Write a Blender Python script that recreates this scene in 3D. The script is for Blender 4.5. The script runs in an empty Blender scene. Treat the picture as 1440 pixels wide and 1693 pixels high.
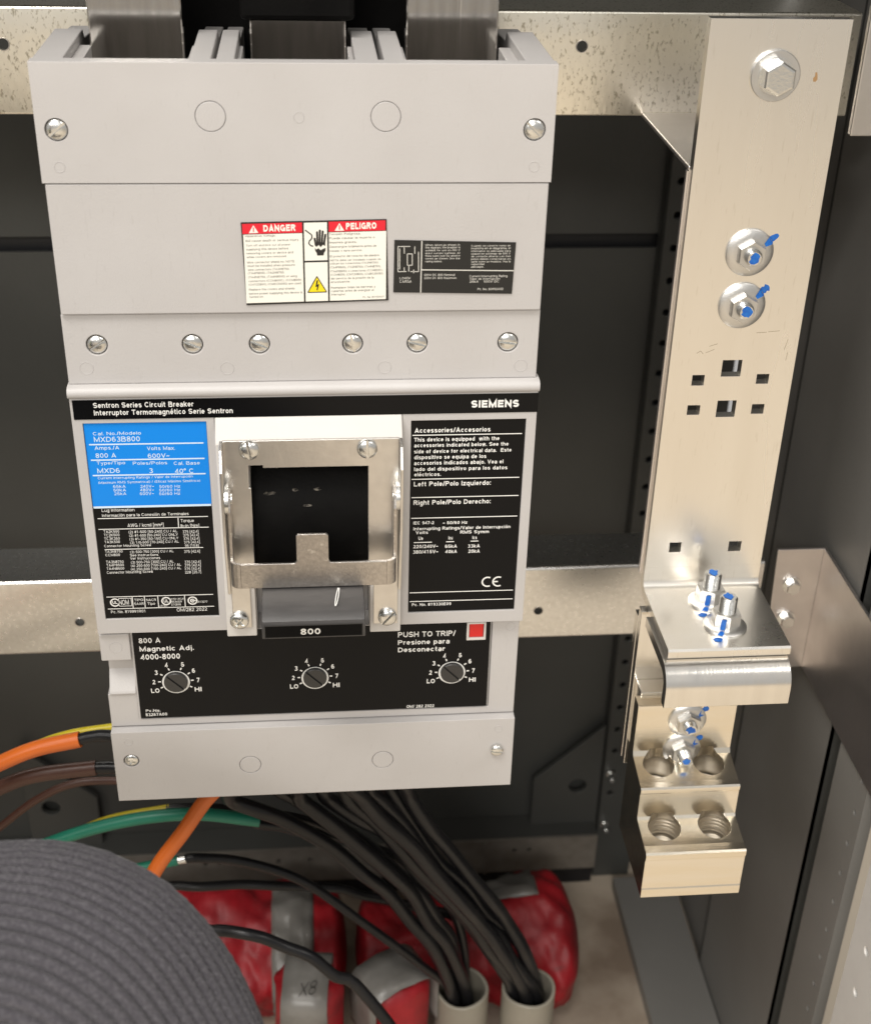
import bpy, bmesh, math, random
from mathutils import Vector, Matrix, noise

# ------------------------------------------------------------------ camera, world, lamps, exposure
S = 0.001                                   # all lengths below are millimetres
sc = bpy.context.scene
COL = sc.collection
random.seed(7)

cam = bpy.data.cameras.new('camera')
cam.sensor_fit = 'HORIZONTAL'; cam.sensor_width = 36.0
cam.lens = 2242.72 / 1440 * 36.0
cam.clip_start = 0.01; cam.clip_end = 60
camo = bpy.data.objects.new('camera', cam); COL.objects.link(camo)
pit, yaw, rol = (math.radians(v) for v in (30.17994, 5.87499, 1.59309))
fwd = Vector((math.sin(yaw)*math.cos(pit), math.cos(yaw)*math.cos(pit), -math.sin(pit)))
rgt = Vector((math.cos(yaw), -math.sin(yaw), 0)); upv = rgt.cross(fwd)
r2 = math.cos(rol)*rgt + math.sin(rol)*upv; u2 = -math.sin(rol)*rgt + math.cos(rol)*upv
camo.matrix_world = Matrix(((r2.x, u2.x, -fwd.x, 2.85*S), (r2.y, u2.y, -fwd.y, -606.54*S), (r2.z, u2.z, -fwd.z, 544.45*S), (0, 0, 0, 1)))
cam.dof.use_dof = True; cam.dof.focus_distance = 0.70; cam.dof.aperture_fstop = 14.0
sc.camera = camo

w = bpy.data.worlds.new('World'); sc.world = w; w.use_nodes = True
bg = w.node_tree.nodes['Background']
bg.inputs[0].default_value = (1.0, 0.975, 0.94, 1); bg.inputs[1].default_value = 0.40

def area(name, loc, target, sx, sy, watts, col):
    l = bpy.data.lights.new(name, 'AREA'); l.shape = 'RECTANGLE'; l.size = sx; l.size_y = sy
    l.energy = watts; l.color = col
    o = bpy.data.objects.new(name, l); COL.objects.link(o); o.location = loc
    o.rotation_euler = (Vector(target)-Vector(loc)).to_track_quat('-Z', 'Y').to_euler()
    return o
# ceiling panels of the room in front of the open cabinet
WARM = (1.0, 0.965, 0.91)
area('ceiling_lamp', (1.55, -0.9, 2.1), (0.9, -0.6, 0.0), 1.2, 0.6, 12, WARM)
area('ceiling_lamp.001', (-0.55, -0.85, 2.1), (-0.3, -0.6, 0.0), 1.2, 0.6, 34, WARM)
area('ceiling_lamp.002', (-0.45, -3.4, 2.1), (-0.1, -2.7, 0.0), 1.2, 0.6, 56, WARM)
area('ceiling_lamp.003', (-2.1, -2.6, 2.1), (-1.4, -2.0, 0.0), 1.2, 0.6, 40, WARM)
sc.view_settings.view_transform = 'Standard'; sc.view_settings.look = 'None'
sc.view_settings.gamma = 1.0; sc.view_settings.use_curve_mapping = False
sc.view_settings.exposure = 0.20
sc.cycles.use_denoising = True

# ------------------------------------------------------------------ materials
def mat(name, col, rough=0.5, metal=0.0, bump=None, var=None, spec=0.5, coat=0.0, stretch=None, sheen=0.0, scratch_or_gloss=None):
    """bump=(scale, strength)  var=(scale, amount, second colour)  noise in object space, metres"""
    m = bpy.data.materials.new(name); m.use_nodes = True
    nt = m.node_tree; b = nt.nodes['Principled BSDF']
    b.inputs['Base Color'].default_value = (*col, 1); b.inputs['Roughness'].default_value = rough
    b.inputs['Metallic'].default_value = metal; b.inputs['Specular IOR Level'].default_value = spec
    b.inputs['Coat Weight'].default_value = coat; b.inputs['Coat Roughness'].default_value = 0.08
    if sheen: b.inputs['Sheen Weight'].default_value = sheen
    tc = nt.nodes.new('ShaderNodeTexCoord'); mp = nt.nodes.new('ShaderNodeMapping')
    nt.links.new(tc.outputs['Object'], mp.inputs['Vector'])
    if stretch: mp.inputs['Scale'].default_value = stretch
    def noise(scale, detail=4):
        n = nt.nodes.new('ShaderNodeTexNoise'); n.inputs['Scale'].default_value = scale; n.inputs['Detail'].default_value = detail
        nt.links.new(mp.outputs['Vector'], n.inputs['Vector']); return n
    if var:
        n = noise(var[0], 6); r = nt.nodes.new('ShaderNodeValToRGB')
        lo, hi = (var[3], var[4]) if len(var) > 3 else (0.35, 0.7)
        r.color_ramp.elements[0].position = lo; r.color_ramp.elements[1].position = hi
        r.color_ramp.elements[0].color = (*col, 1); r.color_ramp.elements[1].color = (*var[2], 1)
        mx = nt.nodes.new('ShaderNodeMix'); mx.data_type = 'RGBA'; mx.inputs[0].default_value = var[1]
        mx.inputs[6].default_value = (*col, 1)
        nt.links.new(n.outputs['Fac'], r.inputs['Fac']); nt.links.new(r.outputs['Color'], mx.inputs[7])
        nt.links.new(mx.outputs[2], b.inputs['Base Color'])
        mr = nt.nodes.new('ShaderNodeMapRange'); mr.inputs[3].default_value = max(0.02, rough-0.06); mr.inputs[4].default_value = min(1, rough+0.08)
        nt.links.new(n.outputs['Fac'], mr.inputs[0]); nt.links.new(mr.outputs[0], b.inputs['Roughness'])
    if scratch_or_gloss:                                 # fine marks or painted gloss streaks: (noise scale, axis stretch, amount, colour)
        mp2 = nt.nodes.new('ShaderNodeMapping'); mp2.inputs['Scale'].default_value = scratch_or_gloss[1]; mp2.inputs['Rotation'].default_value = (0, 0.06, 0)
        nt.links.new(tc.outputs['Object'], mp2.inputs['Vector'])
        n3 = nt.nodes.new('ShaderNodeTexNoise'); n3.inputs['Scale'].default_value = scratch_or_gloss[0]; n3.inputs['Detail'].default_value = 5
        nt.links.new(mp2.outputs['Vector'], n3.inputs['Vector'])
        r3 = nt.nodes.new('ShaderNodeValToRGB'); r3.color_ramp.elements[0].position = 0.63; r3.color_ramp.elements[1].position = 0.70
        r3.color_ramp.elements[1].color = (scratch_or_gloss[2],)*3+(1,); nt.links.new(n3.outputs['Fac'], r3.inputs['Fac'])
        m3 = nt.nodes.new('ShaderNodeMix'); m3.data_type = 'RGBA'; m3.inputs[7].default_value = (*scratch_or_gloss[3], 1)
        src = b.inputs['Base Color'].links[0].from_socket if b.inputs['Base Color'].links else None
        if src: nt.links.new(src, m3.inputs[6])
        else: m3.inputs[6].default_value = (*col, 1)
        nt.links.new(r3.outputs['Color'], m3.inputs[0]); nt.links.new(m3.outputs[2], b.inputs['Base Color'])
    if bump:
        n2 = noise(bump[0], 3); bp = nt.nodes.new('ShaderNodeBump'); bp.inputs['Strength'].default_value = bump[1]; bp.inputs['Distance'].default_value = 0.0004
        nt.links.new(n2.outputs['Fac'], bp.inputs['Height']); nt.links.new(bp.outputs['Normal'], b.inputs['Normal'])
    return m
M = {}
M['plastic'] = mat('grey_moulded_plastic', (0.505, 0.486, 0.476), 0.42, bump=(1100, 0.25), var=(17, 0.65, (0.435, 0.413, 0.397), .3, .75), scratch_or_gloss=(240, (3, 3, .5), .25, (.40, .38, .36)))
M['plastic_light'] = mat('light_grey_plastic', (0.62, 0.595, 0.565), 0.40, bump=(900, 0.10), var=(25, 0.3, (0.54, 0.51, 0.47)))
M['black_plastic'] = mat('black_plastic', (0.0045, 0.0042, 0.004), 0.5, bump=(500, 0.3), var=(60, 0.5, (0.008, 0.0075, 0.007)), spec=0.05)
M['handle'] = mat('charcoal_plastic', (0.050, 0.047, 0.046), 0.36, bump=(1200, 0.2), var=(90, 0.5, (0.075, 0.07, 0.068)), stretch=(1, 4, 1))
M['dial'] = mat('dark_dial_plastic', (0.030, 0.029, 0.028), 0.35)
M['flake'] = mat('pale_wear_flake', (0.20, 0.18, 0.15), 0.5, var=(500, 1.0, (0.012, 0.011, 0.010), .35, .55))
M['scuff'] = mat('dull_scuff', (0.42, 0.36, 0.27), 0.6, 0.3)
M['rust'] = mat('brown_stain', (0.34, 0.20, 0.09), 0.7)
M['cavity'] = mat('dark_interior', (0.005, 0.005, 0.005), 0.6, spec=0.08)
M['black_label'] = mat('black_label_film', (0.0045, 0.0045, 0.005), 0.20, bump=(40, 0.05), spec=0.16)
M['blue_label'] = mat('blue_label_film', (0.008, 0.235, 0.76), 0.34, spec=0.3)
M['white_ink'] = mat('white_ink', (0.82, 0.81, 0.78), 0.5)
M['pale_ink'] = mat('pale_blue_white_ink', (0.62, 0.76, 0.90), 0.5)
M['white_label'] = mat('white_label_paper', (0.83, 0.81, 0.73), 0.45)
M['grey_label'] = mat('black_printed_label', (0.024, 0.023, 0.021), 0.45, spec=0.25)
M['grey_ink'] = mat('grey_ink', (0.62, 0.60, 0.55), 0.5)
M['text_ink'] = mat('dark_text_ink', (0.16, 0.15, 0.135), 0.5)
M['black_ink'] = mat('black_ink', (0.018, 0.015, 0.014), 0.45)
M['red_ink'] = mat('red_ink', (0.70, 0.012, 0.03), 0.4)
M['yellow_ink'] = mat('yellow_ink', (0.85, 0.66, 0.01), 0.4)
M['red_button'] = mat('red_plastic', (0.62, 0.015, 0.012), 0.35)
M['zinc'] = mat('zinc_plated_steel', (0.78, 0.78, 0.76), 0.26, 1.0, bump=(700, 0.25))
M['washer'] = mat('dull_zinc_washer', (0.66, 0.65, 0.63), 0.38, 1.0, bump=(900, 0.2))
M['plate'] = mat('brushed_steel_plate', (0.76, 0.74, 0.71), 0.32, 1.0, bump=(260, 0.2), var=(130, 0.5, (0.64, 0.61, 0.575)))
M['bail'] = mat('galvanised_bail_steel', (0.60, 0.565, 0.53), 0.34, 1.0, bump=(800, 0.4), var=(420, 0.6, (0.40, 0.37, 0.34)), scratch_or_gloss=(40, (4, 4, 4), .8, (.85, .82, .78)))
M['tin'] = mat('tin_plated_aluminium', (0.94, 0.91, 0.855), 0.28, 1.0, bump=(90, 0.05), var=(16, 0.55, (0.85, 0.80, 0.72)), stretch=(2.6, 2.2, 0.25), scratch_or_gloss=(160, (5, 5, .5), .22, (.62, .57, .48)))
M['tin2'] = mat('tin_plated_bar_cross_grain', (0.90, 0.87, 0.82), 0.22, 1.0, bump=(160, 0.14), var=(40, 0.5, (0.78, 0.74, 0.68)), stretch=(4, 0.3, 0.3))
M['lug'] = mat('machined_aluminium', (0.92, 0.86, 0.76), 0.20, 1.0, bump=(240, 0.10), var=(50, 0.5, (0.88, 0.77, 0.58)), stretch=(0.35, 3, 3))
M['galv'] = mat('galvanised_steel', (0.98, 0.94, 0.83), 0.30, 1.0, bump=(330, 0.2), var=(640, 0.8, (0.40, 0.36, 0.27), 0.555, 0.70), stretch=(1, 1, 0.55))
M['galv_plain'] = mat('plain_galvanised_steel', (0.80, 0.79, 0.77), 0.28, 1.0, bump=(330, 0.12), var=(300, 0.45, (0.60, 0.58, 0.54)))
M['galv_smooth'] = mat('smooth_galvanised_steel', (0.62, 0.60, 0.58), 0.30, 1.0, bump=(300, 0.12), var=(60, 0.5, (0.52, 0.49, 0.46)))
M['galv_dull'] = mat('dull_galvanised_steel', (0.30, 0.275, 0.24), 0.50, 0.6, bump=(400, 0.3), var=(80, 0.6, (0.19, 0.17, 0.145)))
M['strut'] = mat('bright_galvanised_strut', (0.72, 0.70, 0.67), 0.5, 0.2, bump=(300, 0.2), var=(40, 0.4, (0.60, 0.57, 0.54)))
M['brown_steel'] = mat('brownish_steel', (0.76, 0.72, 0.70), 0.38, 1.0, bump=(200, 0.10), var=(40, 0.6, (0.62, 0.575, 0.55)))
M['thread'] = mat('dark_threaded_bore', (0.60, 0.54, 0.45), 0.4, 1.0, bump=(300, 0.4))
M['strap'] = mat('polished_bus_strap', (0.56, 0.535, 0.50), 0.10, 1.0, bump=(60, 0.14), var=(70, 0.6, (0.36, 0.34, 0.31)), stretch=(3, 1, 0.4), scratch_or_gloss=(30, (7, 1, .12), .8, (.95, .92, .86)))  # pale vertical streaks in the colour imitate glossy reflections
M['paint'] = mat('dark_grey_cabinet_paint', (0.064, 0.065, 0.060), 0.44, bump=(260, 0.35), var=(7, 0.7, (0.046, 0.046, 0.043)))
M['gap'] = mat('near_black_backing', (0.008, 0.008, 0.010), 0.5)  # near-black sheets filling gaps, recesses and hole backs
M['blue_mark'] = mat('blue_torque_paint', (0.006, 0.095, 0.42), 0.4, var=(500, 0.6, (0.02, 0.20, 0.60)))
M['cable_black'] = mat('black_cable_jacket', (0.008, 0.008, 0.0095), 0.30, bump=(250, 0.3), var=(35, 0.5, (0.020, 0.019, 0.019)), spec=0.32)
M['orange'] = mat('orange_insulation', (0.66, 0.145, 0.018), 0.36, bump=(300, 0.2), var=(45, 0.4, (0.52, 0.10, 0.012)))
M['brown'] = mat('brown_insulation', (0.085, 0.034, 0.022), 0.40, bump=(300, 0.2), var=(45, 0.5, (0.06, 0.026, 0.018)))
M['green'] = mat('green_insulation', (0.012, 0.20, 0.125), 0.38, bump=(300, 0.2), var=(45, 0.4, (0.010, 0.14, 0.09)))
M['yellow'] = mat('yellow_insulation', (0.52, 0.42, 0.015), 0.40, bump=(300, 0.2))
M['silver'] = mat('bare_tinned_wire', (0.8, 0.8, 0.78), 0.25, 1.0)
M['pvc'] = mat('grey_pvc_conduit', (0.30, 0.275, 0.225), 0.45, bump=(300, 0.1), var=(30, 0.4, (0.24, 0.215, 0.17)))
M['red_tape'] = mat('red_tape', (0.40, 0.010, 0.018), 0.48, bump=(70, 1.0), var=(24, 0.85, (0.13, 0.005, 0.008)), scratch_or_gloss=(28, (1, 1, 2.5), .5, (.10, .03, .03)))
M['grey_tape'] = mat('grey_duct_tape', (0.22, 0.21, 0.195), 0.34, bump=(90, 1.0), var=(40, 0.7, (0.12, 0.112, 0.10)), spec=0.6)
M['concrete'] = mat('tan_concrete', (0.60, 0.515, 0.405), 0.6, bump=(120, 0.4), var=(3, 0.6, (0.50, 0.425, 0.33)))
M['pad'] = mat('dusty_shaded_pad', (0.52, 0.44, 0.35), 0.8, bump=(120, 0.5), var=(9, 0.95, (0.22, 0.165, 0.12), 0.42, 0.66))  # brown dirt, with the dimness inside the cabinet worked into the darker colour
M['lit_side_paint'] = mat('cabinet_paint_lit_side', (0.21, 0.203, 0.19), 0.45, bump=(260, 0.35), var=(7, 0.6, (0.16, 0.153, 0.142)))  # cabinet paint made lighter to carry the light falling on the right side
M['knit'] = mat('grey_heather_knit', (0.062, 0.058, 0.065), 0.95, bump=(1500, 0.9), var=(900, 0.28, (0.20, 0.19, 0.20), .44, .66), spec=0.05, sheen=0.15, scratch_or_gloss=(9, (1, 1, 1), .5, (.115, .108, .117)))
M['skin'] = mat('skin', (0.56, 0.27, 0.18), 0.45, bump=(500, 0.2))
M['vest'] = mat('high_visibility_yellow_cloth', (0.62, 0.75, 0.03), 0.8)
M['trouser'] = mat('dark_cloth', (0.03, 0.032, 0.04), 0.9)

# ------------------------------------------------------------------ mesh helpers
class MB:
    def __init__(s): s.v = []; s.f = []
    def add(s, vs, fs):
        o = len(s.v); s.v += [tuple(p) for p in vs]; s.f += [tuple(i+o for i in f) for f in fs]; return s
    def box(s, x0, x1, y0, y1, z0, z1):
        return s.add([(x0,y0,z0),(x1,y0,z0),(x1,y1,z0),(x0,y1,z0),(x0,y0,z1),(x1,y0,z1),(x1,y1,z1),(x0,y1,z1)],
                     [(0,3,2,1),(4,5,6,7),(0,1,5,4),(1,2,6,5),(2,3,7,6),(3,0,4,7)])
    def prism(s, prof, x0, x1, caps=True):
        """profile of (y, z) points swept along x"""
        n = len(prof)
        a = sum(prof[i][0]*prof[(i+1)%n][1]-prof[(i+1)%n][0]*prof[i][1] for i in range(n))
        if a < 0: prof = prof[::-1]
        vs = [(x0,y,z) for y,z in prof]+[(x1,y,z) for y,z in prof]
        fs = [(i,(i+1)%n,n+(i+1)%n,n+i) for i in range(n)]
        fs = [f[::-1] for f in fs]
        if caps: fs += [tuple(range(n))[::-1], tuple(range(n,2*n))]
        fs = [f[::-1] for f in fs]
        return s.add(vs, fs)
    def poly(s, pts, y):
        """flat polygon facing -y, points (x, z) counter-clockwise seen from the front"""
        n = len(pts); return s.add([(x,y,z) for x,z in pts], [tuple(range(n))])
    def slab(s, pts, y0, y1):
        """polygon (x, z), counter-clockwise from the front, between y0 (front) and y1"""
        n = len(pts); vs = [(x,y0,z) for x,z in pts]+[(x,y1,z) for x,z in pts]
        fs = [tuple(range(n)), tuple(range(2*n-1,n-1,-1))]+[(i,n+i,n+(i+1)%n,(i+1)%n) for i in range(n)]
        return s.add(vs, fs)
    def rect(s, x0, x1, z0, z1, y): return s.poly([(x0,z0),(x1,z0),(x1,z1),(x0,z1)], y)
    def line(s, x0, z0, x1, z1, wd, y):
        d = Vector((x1-x0, z1-z0)); d.normalize(); n = Vector((-d.y, d.x))*wd/2
        return s.poly([(x0-n.x,z0-n.y),(x1-n.x,z1-n.y),(x1+n.x,z1+n.y),(x0+n.x,z0+n.y)], y)
    def lathe(s, prof, seg=32, o=(0,0,0), axis='-y', ngon=None):
        """profile (radius, height along axis) revolved; axis '-y', 'z' or 'x'"""
        k = ngon or seg; vs = []
        for r, h in prof:
            for i in range(k):
                t = 2*math.pi*i/k + (math.pi/6 if ngon else 0); a, b = r*math.cos(t), r*math.sin(t)
                p = {'-y': (a,-h,b), 'z': (a,b,h), 'x': (h,a,b)}[axis]
                vs.append((o[0]+p[0], o[1]+p[1], o[2]+p[2]))
        fs = []
        for j in range(len(prof)-1):
            for i in range(k):
                fs.append((j*k+i, j*k+(i+1)%k, (j+1)*k+(i+1)%k, (j+1)*k+i))
        fs.append(tuple(range(k))[::-1]); fs.append(tuple(range((len(prof)-1)*k, len(prof)*k)))
        return s.add(vs, fs)
    def ring(s, cx, cz, r0, r1, y, seg=40, a0=0, a1=2*math.pi):
        full = abs(a1-a0-2*math.pi) < 1e-6; n = seg if full else seg+1
        vs = []
        for i in range(n):
            t = a0+(a1-a0)*i/seg
            vs += [(cx+r0*math.cos(t),y,cz+r0*math.sin(t)), (cx+r1*math.cos(t),y,cz+r1*math.sin(t))]
        fs = []
        for i in range(seg):
            j = (i+1) % n; fs.append((2*i, 2*i+1, 2*j+1, 2*j))
        return s.add(vs, fs)
    def torus(s, cx, y, cz, R, r, seg=40, k=8):
        vs = []; fs = []
        for i in range(seg):
            t = 2*math.pi*i/seg
            for j in range(k):
                u = 2*math.pi*j/k; q = R+r*math.cos(u)
                vs.append((cx+q*math.cos(t), y+r*math.sin(u), cz+q*math.sin(t)))
        for i in range(seg):
            for j in range(k):
                fs.append((i*k+j, i*k+(j+1)%k, ((i+1)%seg)*k+(j+1)%k, ((i+1)%seg)*k+j))
        return s.add(vs, fs)
    def plate(s, x0, x1, z0, z1, y0, y1, holes):
        """plate facing -y between y0 and y1 with rectangular through holes (x0, x1, z0, z1)"""
        xs = sorted({x0,x1,*[min(max(v,x0),x1) for h in holes for v in h[:2]]}); zs = sorted({z0,z1,*[min(max(v,z0),z1) for h in holes for v in h[2:]]})
        nx, nz = len(xs)-1, len(zs)-1
        def solid(i, j):
            if i < 0 or j < 0 or i >= nx or j >= nz: return False
            cx, cz = (xs[i]+xs[i+1])/2, (zs[j]+zs[j+1])/2
            return not any(h[0] < cx < h[1] and h[2] < cz < h[3] for h in holes)
        idx = {}; vs = []; fs = []
        def V(i, j, k):
            if (i,j,k) not in idx: idx[(i,j,k)] = len(vs); vs.append((xs[i], (y0,y1)[k], zs[j]))
            return idx[(i,j,k)]
        for i in range(nx):
            for j in range(nz):
                if not solid(i,j): continue
                fs.append((V(i,j,0),V(i+1,j,0),V(i+1,j+1,0),V(i,j+1,0))); fs.append((V(i,j,1),V(i,j+1,1),V(i+1,j+1,1),V(i+1,j,1)))
                if not solid(i-1,j): fs.append((V(i,j,0),V(i,j+1,0),V(i,j+1,1),V(i,j,1)))
                if not solid(i+1,j): fs.append((V(i+1,j,0),V(i+1,j,1),V(i+1,j+1,1),V(i+1,j+1,0)))
                if not solid(i,j-1): fs.append((V(i,j,0),V(i,j,1),V(i+1,j,1),V(i+1,j,0)))
                if not solid(i,j+1): fs.append((V(i,j+1,0),V(i+1,j+1,0),V(i+1,j+1,1),V(i,j+1,1)))
        return s.add(vs, fs)
    def tube(s, pts, r, seg=14, step=5.0, caps=True, rfun=None):
        P = smooth_path(pts, step); n = len(P); fr = frames(P); vs = []
        for i in range(n):
            rr = rfun(i/(n-1)) if rfun else r
            N, B = fr[i]
            for k in range(seg):
                t = 2*math.pi*k/seg; vs.append(P[i]+N*(rr*math.cos(t))+B*(rr*math.sin(t)))
        fs = [(i*seg+k, i*seg+(k+1)%seg, (i+1)*seg+(k+1)%seg, (i+1)*seg+k) for i in range(n-1) for k in range(seg)]
        if caps: fs += [tuple(range(seg))[::-1], tuple(range((n-1)*seg, n*seg))]
        return s.add(vs, fs)
    def mesh(s, name, smooth=None):
        me = bpy.data.meshes.new(name); me.from_pydata([(a*S,b*S,c*S) for a,b,c in s.v], [], s.f)
        bm = bmesh.new(); bm.from_mesh(me); bmesh.ops.recalc_face_normals(bm, faces=bm.faces) if smooth != 'flat' else None
        bm.to_mesh(me); bm.free()
        if smooth and smooth != 'flat':
            for p in me.polygons: p.use_smooth = True
            me.set_sharp_from_angle(angle=math.radians(smooth))
        me.update(); return me
def smooth_path(pts, step):
    pts = [Vector(p) for p in pts]
    if len(pts) == 2: pts = [pts[0], (pts[0]+pts[1])/2, pts[1]]
    Q = [2*pts[0]-pts[1]]+pts+[2*pts[-1]-pts[-2]]; out = []
    for i in range(1, len(Q)-2):
        a, b, c, d = Q[i-1:i+3]; m = max(2, int((c-b).length/step))
        for k in range(m):
            t = k/m
            out.append(0.5*((2*b)+(c-a)*t+(2*a-5*b+4*c-d)*t*t+(3*b-a-3*c+d)*t**3))
    out.append(pts[-1]); return out
def frames(P):
    fr = []; N = None
    for i in range(len(P)):
        T = (P[min(i+1,len(P)-1)]-P[max(i-1,0)]).normalized()
        if N is None:
            N = T.cross(Vector((0,0,1)) if abs(T.z) < .9 else Vector((1,0,0))).normalized()
        else: N = (N-T*N.dot(T)).normalized()
        fr.append((N, T.cross(N)))
    return fr
def link(name, me, m, parent=None, bevel=None):
    o = bpy.data.objects.new(name, me); COL.objects.link(o)
    if m is not None and not me.materials: me.materials.append(M[m])
    if parent: o.parent = parent
    if bevel:
        b = o.modifiers.new('bevel', 'BEVEL'); b.width = bevel*S; b.segments = 2; b.limit_method = 'ANGLE'; b.angle_limit = math.radians(35)
    return o
def obj(name, mb, m, parent=None, smooth=None, bevel=None): return link(name, mb.mesh(name, smooth), m, parent, bevel)
def tag(o, label, cat, group=None):
    o['label'] = label; o['category'] = cat
    if group: o['group'] = group
    return o
def thing(name, label, cat, loc=(0,0,0), group=None):
    o = bpy.data.objects.new(name, None); COL.objects.link(o); o.location = [v*S for v in loc]; o.empty_display_size = 0.02
    return tag(o, label, cat, group)
def struct(o): o['kind'] = 'structure'; return o
def cut(o, cutter):
    """boolean difference with a builder's mesh, baked"""
    c = bpy.data.objects.new('cutter', cutter.mesh('cutter')); COL.objects.link(c)
    md = o.modifiers.new('cut', 'BOOLEAN'); md.operation = 'DIFFERENCE'; md.solver = 'EXACT'; md.object = c; md.use_self = True
    bpy.context.view_layer.update()
    dg = bpy.context.evaluated_depsgraph_get(); old = o.data
    bev = [(b.width, b.segments) for b in o.modifiers if b.type == 'BEVEL']
    for b in [b for b in o.modifiers if b.type == 'BEVEL']: o.modifiers.remove(b)
    dg = bpy.context.evaluated_depsgraph_get()
    me = bpy.data.meshes.new_from_object(o.evaluated_get(dg)); me.name = old.name
    o.modifiers.clear(); o.data = me
    if not me.materials: me.materials.append(old.materials[0])
    bpy.data.objects.remove(c)
    for wdt, seg in bev:
        b = o.modifiers.new('bevel', 'BEVEL'); b.width = wdt; b.segments = seg; b.limit_method = 'ANGLE'; b.angle_limit = math.radians(35)
    return o
# ---- lettering: a plain grotesque drawn as strokes of even width (cap height 1)
def _arc(cx, cy, rx, ry, a0, a1):
    n = max(4, int(abs(a1-a0)/18)); return [(cx+rx*math.cos(math.radians(a0+(a1-a0)*i/n)), cy+ry*math.sin(math.radians(a0+(a1-a0)*i/n))) for i in range(n+1)]
_ACC = {'é': 'e', 'ó': 'o', 'á': 'a', 'í': 'i'}
def _glyph(c, w):
    h = w/2; t = 1-h; b = h; X = .74; xm = X/2; m = .5
    if c in _ACC:
        W, L = _glyph(_ACC[c], w); L = [p for p in L if max(q[1] for q in p) < .9]; return W, L+[[(W*.42,.84),(W*.68,1.06)]]
    U = dict(A=.95,B=.88,C=.94,D=.92,E=.80,F=.76,G=.98,H=.90,I=w,J=.70,K=.92,L=.74,M=1.08,N=.92,O=1.0,P=.85,Q=1.0,R=.90,S=.86,T=.82,U=.90,V=.90,W=1.28,X=.90,Y=.88,Z=.82)
    if c in U:
        W = U[c]; r = W-h
        full = _arc(W/2, m, W/2-h, m-h, 90, 450)
        D = {'A': [[(h*.85,0),(W/2,1-h*.9),(W-h*.85,0)],[(W*.2,.29),(W*.8,.29)]],
         'B': [[(h,0),(h,1)],[(h,t),(W*.55,t)]+_arc(W*.55,.755,W*.38-h,.245-h,90,-90)+[(h,.51)],[(W*.55,.51)]+_arc(W*.6,.26,W*.4-h,.255,90,-90)[1:-1]+[(W*.6,b),(h,b)]],
         'C': [_arc(W/2,m,W/2-h,m-h,42,318)], 'D': [[(h,0),(h,1)],[(h,t),(W*.42,t)]+_arc(W*.42,m,W*.58-h,m-h,90,-90)+[(h,b)]],
         'E': [[(W,t),(h,t),(h,b),(W,b)],[(h,.52),(W*.92,.52)]], 'F': [[(W,t),(h,t),(h,0)],[(h,.5),(W*.9,.5)]],
         'G': [_arc(W/2,m,W/2-h,m-h,42,330)+[(r,.44),(W*.55,.44)],[(r,.46),(r,0)]], 'H': [[(h,0),(h,1)],[(r,0),(r,1)],[(h,.52),(r,.52)]],
         'I': [[(h,0),(h,1)]], 'J': [[(r,1),(r,.3)]+_arc(W/2,.3,W/2-h,.3-h,0,-180)], 'K': [[(h,0),(h,1)],[(h,.34),(W-h,1)],[(W*.36,.52),(W-h*.8,0)]],
         'L': [[(h,1),(h,b),(W,b)]], 'M': [[(h,0),(h,t),(W/2,.12),(r,t),(r,0)]], 'N': [[(h,0),(h,t),(r,b),(r,1)]], 'O': [full],
         'P': [[(h,0),(h,1)],[(h,t),(W*.5,t)]+_arc(W*.5,.71,W*.5-h,.29-h,90,-90)+[(h,.42)]], 'Q': [full,[(W*.58,.3),(W*.95,0)]],
         'R': [[(h,0),(h,1)],[(h,t),(W*.5,t)]+_arc(W*.5,.725,W*.47-h,.275-h,90,-90)+[(h,.45)],[(W*.55,.45),(W-h*.8,0)]],
         'S': [_arc(W/2,1-h-(1-2*h)/4,W/2-h,(1-2*h)/4,22,262)+_arc(W/2,h+(1-2*h)/4,W/2-h,(1-2*h)/4,82,-158)],
         'T': [[(0,t),(W,t)],[(W/2,t),(W/2,0)]], 'U': [[(h,1),(h,.36)]+_arc(W/2,.36,W/2-h,.36-h,180,360)+[(r,1)]],
         'V': [[(h*.85,1),(W/2,h*.9),(W-h*.85,1)]], 'W': [[(h*.8,1),(W*.27,h*.8),(W/2,.92),(W*.73,h*.8),(W-h*.8,1)]],
         'X': [[(h*.8,0),(W-h*.8,1)],[(h*.8,1),(W-h*.8,0)]], 'Y': [[(h*.8,1),(W/2,.44),(W-h*.8,1)],[(W/2,.46),(W/2,0)]],
         'Z': [[(0.02,t),(W-h,t),(h,b),(W,b)]]}
        return W, D[c]
    if c in '0123456789':
        W = .72; r = W-h
        D = {'0': [_arc(W/2,m,W/2-h,m-h,90,450)], '1': [[(W*.12,.78),(W*.55,t),(W*.55,0)]],
         '2': [_arc(W/2,.70,W/2-h,.30-h,165,-32)+[(h,b),(W,b)]], '3': [_arc(W/2,.745,W/2-h*1.2,.255-h,150,-90),_arc(W/2,.265,W/2-h,.265-h*.6,90,-152)],
         '4': [[(W*.70,0),(W*.70,t-.02),(h*.8,.28),(W,.28)]], '5': [[(W-h*1.4,t),(h+.10,t),(h+.04,.44)]+_arc(W/2,.33,W/2-h,.33-h,128,-152)],
         '6': [_arc(W/2,.325,W/2-h,.325-h,90,450),_arc(W/2,.5,W/2-h,.5-h,190,48)], '7': [[(0.02,t),(W-h,t),(W*.33,0)]],
         '8': [_arc(W/2,.745,W/2-h*1.25,.255-h,90,450),_arc(W/2,.27,W/2-h,.27-h*.7,90,450)], '9': [_arc(W/2,.675,W/2-h,.325-h,90,450),_arc(W/2,.5,W/2-h,.5-h,10,-132)]}
        return W, D[c]
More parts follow.
